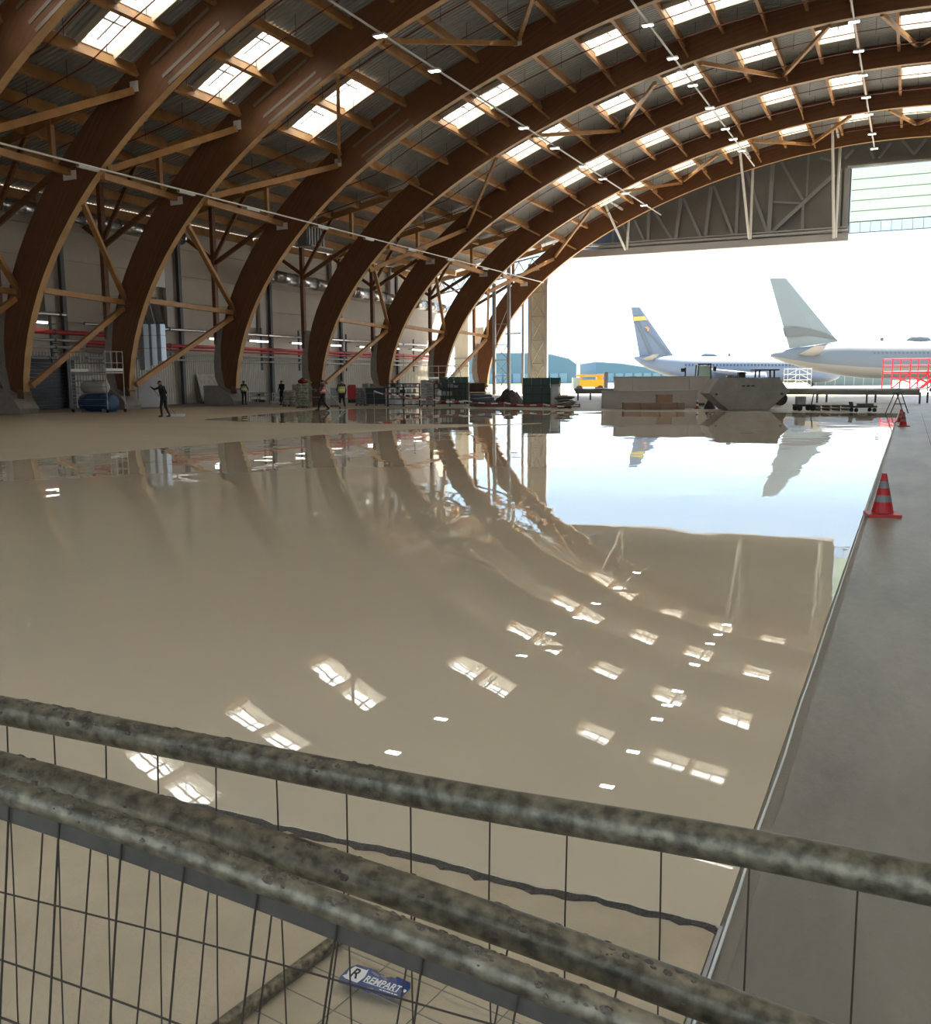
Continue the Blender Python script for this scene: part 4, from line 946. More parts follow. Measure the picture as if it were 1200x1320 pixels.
# small things right of the skip
def cartm(px, py, label, w_, d_, h_, m=BLACK, name='hand_cart'):
    a, s = G(px, py); t = thing(name, label, 'cart', a)
    lbox(MB(), a, (0, 0, .28), (w_, d_, .1)).build('bed', m, t)
    wheels(t, a, XR, YR, (-w_*.35, w_*.35), .14, .08, d_*.45)
    lbox(MB(), a, (-w_*.2, 0, .28+h_/2), (w_*.4, d_*.7, h_)).build('motor', GREYST, t)
    MB().tube(a+XR*w_*.4+Vector((0, 0, .3)), a+XR*w_*.5+Vector((0, 0, .3+h_*1.3)), .03, 6).build('handle', m, t)
cartm(1036, 529.5, 'small black machine on wheels right of the skip', .95, .7, .45, name='small_machine')
a, s = G(1071, 529.5)
t = thing('timber_pallet_stack', 'low stack of brown pallets right of the small black machine', 'pallets', a)
WDK = mat('weathered timber', (.22, .17, .12), .8, 0, .3, 4)
for l_ in range(2):
    for x_ in (-.75, -.25, .25, .75): lbox(MB(), a, (x_, 0, .06+.16*l_), (.1, .9, .1)).build('bearer', WDK, t)
    for k in range(5): lbox(MB(), a, (0, -.4+.2*k, .125+.16*l_), (1.7, .14, .03)).build('board', WDK, t)
a, s = G(1112, 531)
t = thing('flat_trolley', 'flat dark trolley lying low, right of the pallets', 'trolley', a)
lbox(MB(), a, (0, 0, .26), (1.15, .6, .1)).build('bed', DARKST, t); wheels(t, a, XR, YR, (-.45, .45), .1, .06, .28); lbox(MB(), a, (.1, 0, .36), (.7, .35, .1)).build('load', WDK, t); MB().beam(a-XR*.55+Vector((0, 0, .2)), a-XR*.62+Vector((0, 0, .5)), .4, .04).build('handle', DARKST, t)
a, s = G(1156, 533)
t = thing('a_frame_trestle', 'dark A-frame trestle standing near the two far traffic cones', 'trestle', a)
for y_ in (-.25, .25):
    MB().tube(a-XR*.42+YR*y_, a-XR*.05+YR*y_+Vector((0, 0, .95)), .025, 6).build('leg', DARKST, t); MB().tube(a+XR*.42+YR*y_, a+XR*.05+YR*y_+Vector((0, 0, .95)), .025, 6).build('leg', DARKST, t)
lbox(MB(), a, (0, 0, .97), (.25, .6, .06)).build('top_bar', DARKST, t); MB().tube(a-XR*.25-YR*.25+Vector((0, 0, .45)), a+XR*.25-YR*.25+Vector((0, 0, .45)), .02, 6).build('cross_bar', DARKST, t)
a, s = G(878, 527)
t = thing('striped_post_foot', 'small red and white marker post between the cartons and the skip', 'marker', a+XR*.9)
for k in range(4): MB().lathe([(.09-.012*k, .12*k+.03), (.078-.012*k, .12*k+.15)], a+XR*.9, 10).build('band', RED if k % 2 == 0 else WHITE, t)
lbox(MB(), a+XR*.9, (0, 0, .015), (.3, .3, .03)).build('foot', BLACK, t)
a, s = G(889, 527.5); heap('black_sack', 'small black sack on the floor at the left foot of the skip', 'sack', (a.x+1.0, a.y+.4), .32, .25, .5, BLACK, 9)

# traffic cones
CONER = mat('traffic cone red', (.48, .015, .015), .4); REFL = mat('grey reflective band', (.20, .21, .20), .3)
def cone(x, y, label, s=1.0, rz=.2):
    t = thing('traffic_cone', label, 'cone', (x, y, .012)); R = Matrix.Rotation(rz, 3, 'Z')
    r_ = lambda z: (.125-.098*(z-.04)/.46)
    MB().box((x, y, .03), (.36*s, .36*s, .035*s), R).build('base', CONER, t)
    zz = [.045, .17, .25, .33, .41, .50]; mm = [CONER, REFL, CONER, REFL, CONER]
    for (z0, z1), m_ in zip(zip(zz, zz[1:]), mm):
        ex_ = .0015 if m_ is REFL else 0
        MB().lathe([((r_(z0)+ex_)*s, z0*s), ((r_(z1)+ex_)*s, z1*s)], (x, y, .01), 20).build('reflective_band' if m_ is REFL else 'cone_shell', m_, t, smooth=False)
a = at(1137, 666); cone(a.x, a.y, 'nearest red and grey banded traffic cone on the concrete strip', 1.05)
a = at(1164, 550); cone(a.x, a.y, 'far traffic cone on the strip, in front of its slimmer neighbour', 1.0)
a = at(1160.5, 544); cone(a.x, a.y, 'farthest traffic cone, half hidden left of the other far cone', .95)
# ------------------------------------------------------------------ site materials piled along the far edge of the pour
rnd = random.Random(3)
DKC = mat('dark plastic crate', (.035, .038, .042), .5); GRN = mat('green mesh panel', (.03, .085, .07), .5); FOIL = mat('grey white foil', (.45, .46, .46), .4, 0, .3, 4)
BAGW = mat('pale cement sack', (.40, .38, .33), .8, 0, .3, 5); BROWN = mat('brown crate', (.12, .075, .055), .8, 0, .3, 3)
def pallet(t, o, w_=1.2, d_=.8, R=RR):
    for x_ in (-w_*.44, 0, w_*.44): MB().box(o+R @ Vector((x_, 0, .05)), (.1, d_, .09), R).build('bearer', WDK, t)
    for k in range(4): MB().box(o+R @ Vector((0, -d_*.4+d_*.8*k/3, .105)), (w_, .12, .025), R).build('board', WDK, t)
def site(name, label, cat, x0, x1, yt, yb, group=None, back=0.0):
    a, s = G((x0+x1)/2, yb); a = a+YR*back; s = (a-EYEP).dot(fwd)/FPX
    return thing(name, label, cat, a, group), a, (x1-x0)*s, (yb-yt)*s
def sacks(label, x0, x1, yt, yb, m, back=0):
    t, a, w_, h_ = site('sack_pallet', label, 'sacks', x0, x1, yt, yb, back=back); pallet(t, a, w_, .9)
    z = .12; r_ = 0
    while z < h_-.05:
        for x_ in (-w_*.24, w_*.24):
            for y_ in (-.22, .22):
                mb = MB(); c = a+XR*(x_+rnd.uniform(-.03, .03))+YR*y_+Vector((0, 0, z+.07))
                mb.path([c-XR*w_*.23, c-XR*w_*.18, c, c+XR*w_*.18, c+XR*w_*.23], [.05, .085, .095, .085, .05], 8).build('sack', m, t, smooth=True)
        z += .16; r_ += 1
    return t
def crates(label, x0, x1, yt, yb, m, n=3, back=0, frame_=False):
    t, a, w_, h_ = site('crate_stack', label, 'crates', x0, x1, yt, yb, back=back); pallet(t, a, w_, .9)
    hh = (h_-.12)/n
    for k in range(n):
        z = .12+hh*k; ww = w_*(.96-.06*rnd.random())
        MB().box(a+Vector((0, 0, z+hh*.45)), (ww, .85, hh*.86), RR).build('crate', m, t)
        lbox(MB(), a, (0, 0, z+hh*.88), (ww+.05, .9, .05)).build('crate_rim', m, t)
        for x_ in (-.3, 0, .3): lbox(MB(), a, (x_*ww, -.44, z+hh*.42), (.05, .03, hh*.8)).build('crate_rib', m, t)
    return t, a, w_, h_
def rackf(label, x0, x1, yt, yb, m, back=0, shelves=3, fill=True):
    t, a, w_, h_ = site('steel_rack', label, 'rack', x0, x1, yt, yb, back=back)
    for x_ in (-w_/2, 0, w_/2):
        for y_ in (-.4, .4): lbox(MB(), a, (x_, y_, h_/2), (.06, .06, h_)).build('upright', m, t)
    for k in range(shelves):
        z = h_*(k+.35)/shelves; lbox(MB(), a, (0, 0, z), (w_, .85, .05)).build('shelf', m, t)
        if fill:
            x_ = -w_/2+.2
            while x_ < w_/2-.25:
                b_ = rnd.uniform(.2, .4); hz = rnd.uniform(.12, .8*h_/shelves-.06); lbox(MB(), a, (x_+b_/2, rnd.uniform(-.15, .05), z+.03+hz/2), (b_*.9, .45, hz)).build('stored_box', rnd.choice([DKC, FOIL, STEEL, BROWN, GREYST]), t); x_ += b_+.05
    for y_ in (-.4, .4): lbox(MB(), a, (0, y_, h_-.03), (w_, .05, .06)).build('top_rail', m, t)
    return t
rackf('low grey trestle rack right of the third arch foot', 322, 346, 506, 521.5, GREYST, shelves=2)
rackf('long low grey rack further right behind the dark dressed worker', 346, 372, 507, 522, STEEL, back=2.0, shelves=2)
sacks('pale sacks on a pallet by the fourth arch foot', 366, 381, 505, 524, BAGW)
sacks('tall pallet of white and green sacks left of the orange vest', 384, 398, 494, 526, mat('pale green sack', (.38, .42, .33), .8, 0, .4, 6))
t, a, w_, h_ = site('red_tarp', 'dark red tarpaulin bundle on top of the tall sack pallet', 'tarpaulin', 385, 397, 492, 526)
MB().path([a-XR*w_*.45+Vector((0, 0, h_-.06)), a+Vector((0, 0, h_+.04)), a+XR*w_*.45+Vector((0, 0, h_-.05))], [.12, .22, .12], 10).build('folds', mat('dark red cloth', (.22, .03, .03), .8, 0, .3, 6), t, smooth=True); MB().path([a+XR*w_*.3+Vector((0, 0, h_+.12)), a+XR*w_*1.0+Vector((0, 0, h_-.1))], [.07, .05], 8).build('strap', mat('yellow strap', (.45, .42, .05), .6), t)
crates('reddish brown crates directly behind the orange vested worker', 400, 416, 492, 525, BROWN, 3, back=1.2)
crates('grey crate stack between the two hi-vis workers', 424, 436, 500, 525, GREYST, 2, back=1.2)
t, a, w_, h_ = site('red_machine', 'small red box machine right of the yellow vested worker', 'machine', 447, 458, 497, 520, back=.8)
lbox(MB(), a, (0, 0, h_*.6), (w_, .5, h_*.75)).build('housing', RED, t); lbox(MB(), a, (0, 0, h_*.12), (w_*.9, .45, h_*.2)).build('frame', BLACK, t); MB().tube(a-XR*w_*.4+Vector((0, 0, h_)), a+XR*w_*.4+Vector((0, 0, h_)), .03, 6).build('handle', BLACK, t)
sacks('grey sack pallet right of the red machine', 459, 471, 499, 523, mat('grey sack', (.3, .3, .3), .8, 0, .3, 5))
t, a, w_, h_ = crates('wide stack of black crates beneath the fifth arch foot', 472, 499, 500, 523, DKC, 3)
t2 = thing('foil_roll', 'small white roll standing on the wide black crates', 'roll', a+Vector((0, 0, h_)))
MB().tube(a-XR*w_*.4+Vector((0, 0, h_)), a-XR*w_*.4+Vector((0, 0, h_+.26)), .13, 12).build('roll', FOIL, t2); MB().tube(a-XR*w_*.4+Vector((0, 0, h_+.26)), a-XR*w_*.4+Vector((0, 0, h_+.3)), .04, 8).build('core', CARD, t2)
rackf('black steel rack full of fittings left of the foil bundles', 500, 541, 494.5, 524, BLACK, shelves=4)
sacks('white foil wrapped bundles on a pallet between two black racks', 543, 559, 492, 524, FOIL)
tower('pale scaffold platform with rails above the foil bundles', *( (lambda q: (q.x-.9, q.x+.9, q.y+2, q.y+3.6))(G(551, 521)[0]) ), 1.7, 2.75, WHITE)
rackf('black rack with dark crates beneath the sixth arch foot', 560, 600, 494, 524, BLACK, shelves=3)
def glassrack(label, x0, x1, yt, yb, back=0):
    t, a, w_, h_ = site('panel_crate', label, 'crate', x0, x1, yt, yb, back=back)
    n = 4
    for k in range(n+1): lbox(MB(), a, (-w_/2+w_*k/n, -.4, h_/2), (.07, .06, h_)).build('upright', DKC, t)
    for z in (h_*.12, h_*.42, h_*.72): lbox(MB(), a, (0, -.42, z), (w_, .05, .09)).build('rail', DKC, t)
    for k in range(n): lbox(MB(), a, (-w_/2+w_*(k+.5)/n, -.3, h_/2), (w_/n-.08, .04, h_*.98)).build('mesh_panel', GRN, t)
    for k in range(3): lbox(MB(), a, (-w_*.3+w_*.3*k, 0, h_*.35), (w_*.25, .5, h_*.6)).build('stored_box', DKC, t)
    lbox(MB(), a, (0, 0, .08), (w_, .9, .1)).build('base', BLACK, t)
glassrack('green meshed crate behind the black rack, left of the last arch foot', 568, 603, 487, 522, back=2.2)
glassrack('larger green meshed crate in front of the wide pale gate column', 674, 721, 487, 523.5)
crates('brown black crates left of the dark spoil heap', 605, 626, 494, 521, BROWN, 2, back=2.0)
t, a, w_, h_ = site('pipe_bundle', 'bundle of blue grey pipes lying before the brown crates', 'pipes', 604, 641, 503, 524)
BP = mat('blue grey pipe', (.10, .13, .17), .35)
for r_ in range(4):
    for k in range(3):
        c = a+YR*(-.3+.2*k+.1*(r_ % 2))+Vector((0, 0, .12+.19*r_)); MB().tube(c-XR*w_*.5+XR*rnd.uniform(0, .2), c+XR*w_*(.5-.06*r_), .09, 10).build('pipe', BP, t)
for x_ in (-.35, .3): lbox(MB(), a, (x_*w_, 0, .02), (.1, .8, .04)).build('batten', WDK, t)
a, s = G(654, 521); heap('spoil_heap', 'dark brown spoil heap left of the larger green crate', 'heap', (a.x, a.y+.4), 20*s, 1.0, .98, mat('dark spoil', (.06, .05, .045), .9, 0, .4, 6, .8, 20), 11, .35)
t, a, w_, h_ = site('grey_cabinet', 'narrow grey cabinet at the right end of the larger green crate', 'cabinet', 709, 719, 497, 525)
lbox(MB(), a, (0, -.5, h_/2), (w_, .4, h_)).build('body', GREYST, t); lbox(MB(), a, (0, -.71, h_*.55), (w_*.85, .02, h_*.8)).build('door', STEEL, t); lbox(MB(), a, (0, -.5, h_+.03), (w_*1.2, .5, .06)).build('lid', GREYST, t)
a, s = G(735, 526)
t = thing('hose_pile', 'pile of beige hoses and rope right of the grey cabinet', 'hoses', a)
for k in range(12):
    pts = []; ph = rnd.random()*6; r_ = rnd.uniform(.3, .6); zz = .05+.06*k
    cx_ = -.35+.05*k*rnd.random()-.02*k
    for j in range(17):
        u_ = ph+j*PI/8; pts.append(a+XR*(cx_+r_*1.2*math.cos(u_)*(1-k*.03))+YR*(r_*.7*math.sin(u_))+Vector((0, 0, zz+.03*math.sin(3*u_))))
    MB().path(pts, .045, 6).build('hose', mat('beige hose', (.34, .31, .26), .7, 0, .2, 5) if k % 3 else DKC, t, smooth=True)
t = thing('edging_beam', 'long low dark red edging beam lying along the foot of the stacks', 'beam', G(615, 524)[0])
p, q = G(612, 525)[0], G(748, 525.5)[0]; dd = (q-p)
for k in range(6): MB().beam(p+dd*(k/6)+Vector((0, 0, .12)), p+dd*((k+.98)/6)+Vector((0, 0, .12)), .16, .2).build('section', mat('dark red brown timber', (.14, .06, .05), .7, 0, .2, 4), t)
# barrier tape with its stands
ptsT = [at(482, 504, Y=50.5), at(505, 508, Y=50.8), at(558, 515, Y=51.2), at(600, 516.5, Y=51.2), at(650, 519, Y=51), at(700, 521, Y=50.6), at(746, 522.5, Y=50)]
t = thing('barrier_tape', 'red and white barrier tape strung along the front of the stacks', 'barrier tape', (ptsT[0].x, ptsT[0].y, 0))
for p, q in zip(ptsT, ptsT[1:]):
    n_s = max(2, int((q-p).length/.42))
    for k in range(n_s):
        u0, u1 = k/n_s, (k+1)/n_s; f_ = lambda u: p.lerp(q, u)-Vector((0, 0, .10*4*u*(1-u)))
        MB().beam(f_(u0), f_(u1), .006, .075).build('tape_stripe', RED if k % 2 else WHITE, t)
    MB().tube((p.x, p.y, .0), (p.x, p.y, p.z), .015, 6).build('stake', STEEL, t)

# ------------------------------------------------------------------ people
def capsule(mb, p, q, r1, r2, n=12):
    p = Vector(p); q = Vector(q); d = (q-p); L = d.length; d.normalize() if L > 1e-6 else None
    if L < 1e-6: d = Vector((0, 0, 1))
    pts, rs = [], []
    for k in range(4): a = PI/2*(k/4); pts.append(p-d*r1*math.cos(a)); rs.append(max(.0008, r1*math.sin(a)))
    pts.append(p); rs.append(r1); pts.append(q if L > 1e-6 else q+d*1e-4); rs.append(r2)
    for k in range(3, -1, -1): a = PI/2*(k/4); pts.append(q+d*r2*math.cos(a)); rs.append(max(.0008, r2*math.sin(a)))
    mb.path(pts, rs, n)
SKIN = mat('skin', (.42, .25, .17), .6)
def person(label, px, py, J, cloth, heading, scale=1.0, vest=None, hat=None, hair=(.03, .02, .015)):
    """J: joints in metres, x to the person's right, y ahead, z up; cloth: (jacket, trousers) materials"""
    base, s = G(px, py); t = thing('person', label, 'person', base)
    R = Matrix.Rotation(heading, 3, 'Z'); T = lambda v: base+(R @ Vector(v))*scale
    J = {k: Vector(v) for k, v in J.items()}
    bones = []   # (p, q, r1, r2, kind)
    B = lambda a, b, r1, r2, k: bones.append((J[a] if isinstance(a, str) else Vector(a), J[b] if isinstance(b, str) else Vector(b), r1, r2, k))
    B('pelvis', 'chest', .135, .155, 0); B('chest', 'neck', .14, .075, 0); B('shoL', 'shoR', .085, .085, 0); B('hipL', 'hipR', .115, .115, 1)
    B('neck', 'head', .055, .06, 2)
    h = J['head']; f = (J['face']).normalized()
    upn = (h-J['neck']).normalized(); side = f.cross(upn).normalized()
    B(h+upn*.03-f*.012, h+upn*.035+f*.015, .09, .088, 2); B(h-upn*.03+f*.015, h-upn*.07+f*.035, .065, .04, 2)
    B(h+f*.085+upn*.01, h+f*.112-upn*.025, .011, .016, 2); B(h+f*.08-upn*.055, h+f*.087-upn*.056, .018, .018, 2)
    for sg in (-1, 1): B(h+side*.085*sg+upn*.0, h+side*.09*sg+upn*.025, .014, .018, 2)
    for sd in 'LR':
        B('sho'+sd, 'elb'+sd, .062, .048, 0); B('elb'+sd, 'wri'+sd, .047, .032, 0)
        B('hip'+sd, 'kne'+sd, .098, .065, 1); B('kne'+sd, 'ank'+sd, .062, .045, 1)
        an = J['ank'+sd]; toe = J['toe'+sd]; B(an+Vector((0, 0, -.035)), toe, .05, .042, 3); B(an+Vector((0, 0, .04)), an+Vector((0, 0, -.03)), .052, .05, 3)
        wv = J['wri'+sd]; hd = (wv-J['elb'+sd]).normalized(); ax = hd.cross(Vector((0, 0, 1))); ax = ax.normalized() if ax.length > .1 else Vector((1, 0, 0)); dn = hd.cross(ax).normalized()
        B(wv+hd*.02, wv+hd*.07, .03, .032, 2)
        for k in range(4):
            off = ax*(-.027+.018*k); L_ = (.06, .072, .07, .055)[k]; k1 = wv+hd*(.095)+off; k2 = k1+hd*(L_*.55)+dn*.02; k3 = k2+hd*.01+dn*L_*.5
            B(wv+hd*.07+off, k1, .0095, .0095, 2); B(k1, k2, .009, .0085, 2); B(k2, k3, .0085, .0075, 2)
        B(wv+hd*.035-ax*.03, wv+hd*.065-ax*.055+dn*.01, .011, .010, 2); B(wv+hd*.065-ax*.055+dn*.01, wv+hd*.09-ax*.05+dn*.03, .010, .009, 2)
    mb = MB()
    for p, q, r1, r2, k in bones: capsule(mb, p, q, r1, r2)
    me = bpy.data.meshes.new('tmp'); me.from_pydata(mb.v, [], mb.f)
    o = bpy.data.objects.new('body', me); COL.objects.link(o)
    md = o.modifiers.new('r', 'REMESH'); md.mode = 'VOXEL'; md.voxel_size = .0105; md.use_smooth_shade = True
    ms = o.modifiers.new('s', 'SMOOTH'); ms.iterations = 2; ms.factor = .4
    dg = bpy.context.evaluated_depsgraph_get(); ev = o.evaluated_get(dg); m2 = bpy.data.meshes.new_from_object(ev); o.modifiers.clear(); o.data = m2
    m2.materials.clear()
    for m_ in (cloth[0], cloth[1], SKIN, BLACK): m2.materials.append(m_)
    import numpy as np
    nv_ = len(m2.vertices); co = np.empty(nv_*3); m2.vertices.foreach_get('co', co); co = co.reshape(-1, 3)
    best = np.full(nv_, 1e9); kind = np.zeros(nv_, int)
    for p, q, r1, r2, k in bones:
        p_, q_ = np.array(p), np.array(q); d_ = q_-p_; l2 = max(1e-9, d_ @ d_); u_ = np.clip((co-p_) @ d_/l2, 0, 1)
        dist = np.linalg.norm(co-(p_+u_[:, None]*d_), axis=1)-(r1+(r2-r1)*u_); m_ = dist < best; best[m_] = dist[m_]; kind[m_] = k
    lt = np.empty(len(m2.polygons), int); m2.polygons.foreach_get('loop_start', lt); lv = np.empty(len(m2.loops), int); m2.loops.foreach_get('vertex_index', lv)
    m2.polygons.foreach_set('material_index', kind[lv[lt]].tolist())
    Rm = np.array(R)*scale; co2 = co @ Rm.T; m2.vertices.foreach_set('co', co2.ravel().tolist()); m2.update()
    o.parent = t; ORG[o.name] = base
    if vest:
        v_ = MB(); pe, ch, nk = T(J['pelvis']), T(J['chest']), T(J['neck']); n = 20; rings = []
        for u_, rx, ry in ((.15, .19, .16), (.45, .2, .165), (.8, .215, .17), (1.0, .225, .165), (1.25, .21, .14)):
            c = pe.lerp(ch, u_) if u_ <= 1 else ch.lerp(nk, (u_-1)/.6); ax_ = (ch-pe).normalized(); sx = (T(J['shoR'])-T(J['shoL'])).normalized(); sy = ax_.cross(sx)
            rings.append([c+sx*rx*math.cos(2*PI*j/n)*scale+sy*ry*math.sin(2*PI*j/n)*scale for j in range(n)])
        v_.add([p for r_ in rings for p in r_], [(i*n+j, i*n+(j+1) % n, (i+1)*n+(j+1) % n, (i+1)*n+j) for i in range(4) for j in range(n)], 0)
        v_.m = [1 if 1*n <= k < 1*n+n else 0 for k in range(len(v_.f))]
        v_.build('vest', [vest, mat('reflective tape', (.6, .6, .58), .3)], t, smooth=True)
    hc = T(h+upn*.04-f*.012); ax_ = R @ upn; tmp = MB(); sx = R @ side; sy = R @ f; n = 16; rr_ = []
    for k in range(6):
        a = PI/2*k/5; rr_.append((.099*math.cos(a)+.003, .099*math.sin(a)+.012))
    vs_ = [hc+(sx*(r_*math.cos(2*PI*j/n))+sy*(r_*math.sin(2*PI*j/n)))*scale+ax_*z_*scale for r_, z_ in rr_ for j in range(n)]
    tmp.add(vs_, [(i*n+j, i*n+(j+1) % n, (i+1)*n+(j+1) % n, (i+1)*n+j) for i in range(5) for j in range(n)]+[tuple(5*n+j for j in range(n))])
    if hat: tmp.beam(hc+sy*.08*scale+ax_*.014*scale, hc+sy*.14*scale+ax_*.008*scale, .14*scale, .012, up=ax_)
    tmp.build('hard_hat' if hat else 'hair', hat or mat('dark hair', hair, .7), t, smooth=True)
    for sg in (-1, 1): e_ = T(h+f*.084+side*.032*sg+upn*.02); MB().lathe([(.001, -.008), (.007, -.005), (.009, 0), (.007, .005), (.001, .008)], e_, 8).build('eye', BLACK, t)
    return t, T
def pose(**k):
    J = dict(pelvis=(0, 0, .95), chest=(0, .0, 1.28), neck=(0, .01, 1.50), head=(0, .03, 1.60), face=(0, 1, -.1), shoL=(-.17, 0, 1.43), shoR=(.17, 0, 1.43), elbL=(-.24, -.03, 1.15), elbR=(.24, -.03, 1.15), wriL=(-.24, .1, .92), wriR=(.24, .1, .92),
             hipL=(-.09, 0, .93), hipR=(.09, 0, .93), kneL=(-.11, .03, .5), kneR=(.11, .03, .5), ankL=(-.12, -.01, .1), ankR=(.12, -.01, .1), toeL=(-.14, .14, .045), toeR=(.14, .14, .045)); J.update(k); return J
NAVY = mat('black work clothes', (.012, .013, .016), .85); DKT = mat('dark trousers', (.015, .016, .02), .85); HIY = mat('yellow vest', (.45, .50, .06), .6); HIO = mat('orange red vest', (.75, .10, .05), .6); GRJ = mat('grey jacket', (.06, .06, .065), .8)
# worker with the squeegee: faces left, leans, both hands on the pole
Hd = YAW+PI/2-.25   # looking towards the left of the photo
t, T = person('person in dark clothes pushing a white squeegee on the floated screed', 212, 538,
    pose(chest=(0, .07, 1.27), neck=(0, .11, 1.49), head=(0, .15, 1.59), face=(0, 1, -.35), shoL=(-.17, .08, 1.41), shoR=(.17, .08, 1.41), elbL=(-.2, .34, 1.33), wriL=(-.1, .55, 1.42), elbR=(.25, .0, 1.16), wriR=(.06, .2, 1.08),
         kneL=(-.1, .1, .5), ankL=(-.12, .06, .1), toeL=(-.12, .21, .045), kneR=(.1, -.03, .5), ankR=(.12, -.2, .1), toeR=(.12, -.06, .045)), (NAVY, DKT), Hd, 1.02, hat=mat('black cap', (.015, .015, .018), .8))
pa = T((-.1, .6, 1.48)); pb = T((.06, .22, 1.0)); dpp = (pb-pa).normalized(); foot = G(227, 537)[0]
t = thing('floor_squeegee', 'long handled white squeegee held by the dark dressed worker', 'squeegee', foot)
endp = foot+Vector((0, 0, .10))
MB().tube(pa, endp, .016, 8).build('handle', PINE, t); MB().beam(foot-XR*.42+Vector((0, 0, .07)), foot+XR*.42+Vector((0, 0, .07)), .22, .12).build('blade', mat('white blade', (.8, .8, .8), .4), t)
MB().tube(foot-XR*.15+Vector((0, 0, .1)), foot+Vector((0, 0, .3))*1.0, .01, 6).build('stay', STEEL, t)
person('person in an orange red vest striding left in front of the stacks', 417, 529.5, pose(face=(0, 1, -.2), chest=(0, .04, 1.27), elbL=(-.22, .12, 1.16), wriL=(-.16, .35, 1.15), elbR=(.23, -.12, 1.16), wriR=(.24, .0, .93),
       kneL=(-.1, .22, .52), ankL=(-.1, .28, .1), toeL=(-.1, .43, .06), kneR=(.1, -.02, .5), ankR=(.1, -.3, .13), toeR=(.1, -.17, .05)), (GRJ, DKT), YAW+PI/2+.2, 1.0, vest=HIO, hat=None)
person('person in a yellow vest standing right of the orange one, back turned', 441, 528, pose(elbL=(-.28, .05, 1.18), wriL=(-.2, .25, 1.05), kneR=(.13, .05, .5), ankR=(.18, -.02, .1), toeR=(.2, .13, .045)), (GRJ, DKT), YAW+.3, 1.0, vest=HIY, hair=(.03, .02, .015))
person('person in a yellow vest with back turned, beside the third arch footing', 315, 522, pose(elbR=(.27, .1, 1.2), wriR=(.2, .3, 1.1)), (GRJ, DKT), YAW-.2, 1.0, vest=HIY, hair=(.02, .02, .02))
person('person in dark clothes standing alone between the third and fourth arch feet', 364, 522.5, pose(face=(.3, 1, -.4), wriL=(-.1, .28, 1.05), wriR=(.1, .28, 1.05), elbL=(-.25, .05, 1.16), elbR=(.25, .05, 1.16)), (NAVY, DKT), YAW+2.6, 1.0, hair=(.03, .02, .015))
a, s = G(427, 528.5); t = thing('floor_tool', 'pale A-shaped hand tool leaning between the two hi-vis workers', 'tool', a)
MB().tube(a-XR*.25, a-XR*.32+Vector((0, 0, 1.25)), .025, 6).build('leg', STEEL, t); MB().tube(a+XR*.75, a-XR*.3+Vector((0, 0, 1.2)), .03, 6).build('leg', STEEL, t); MB().tube(a+XR*.95+YR*.3, a-XR*.3+Vector((0, 0, 1.0)), .025, 6).build('leg', STEEL, t); MB().beam(a-XR*.3, a+XR*.95, .05, .06).build('foot_bar', STEEL, t)

# ------------------------------------------------------------------ foreground: mesh fence panels
GALV = bpy.data.materials.new('weathered galvanised tube'); GALV.use_nodes = True; n = GALV.node_tree; b = n.nodes['Principled BSDF']; L = n.links.new
tcx = n.nodes.new('ShaderNodeTexCoord'); nz = n.nodes.new('ShaderNodeTexNoise'); nz.inputs['Scale'].default_value = 55; nz.inputs['Detail'].default_value = 6; L(tcx.outputs['Object'], nz.inputs['Vector'])
cr = n.nodes.new('ShaderNodeValToRGB'); L(nz.outputs['Fac'], cr.inputs[0]); cr.color_ramp.elements[0].position = .35; cr.color_ramp.elements[0].color = (.085, .075, .052, 1); cr.color_ramp.elements[1].position = .7; cr.color_ramp.elements[1].color = (.27, .235, .165, 1)
L(cr.outputs[0], b.inputs['Base Color']); b.inputs['Metallic'].default_value = .65
mr = n.nodes.new('ShaderNodeMapRange'); mr.inputs[3].default_value = .36; mr.inputs[4].default_value = .6; L(nz.outputs['Fac'], mr.inputs[0]); L(mr.outputs[0], b.inputs['Roughness'])
bp = n.nodes.new('ShaderNodeBump'); bp.inputs['Strength'].default_value = .35; bp.inputs['Distance'].default_value = .002; nz2 = n.nodes.new('ShaderNodeTexNoise'); nz2.inputs['Scale'].default_value = 140; L(tcx.outputs['Object'], nz2.inputs['Vector']); L(nz2.outputs['Fac'], bp.inputs['Height']); L(bp.outputs[0], b.inputs['Normal'])
CRUST = mat('dried cement crust', (.19, .155, .115), .9, 0, .35, 60, .8, 200)
WIRE = mat('dull fence wire', (.065, .053, .04), .55, .5)
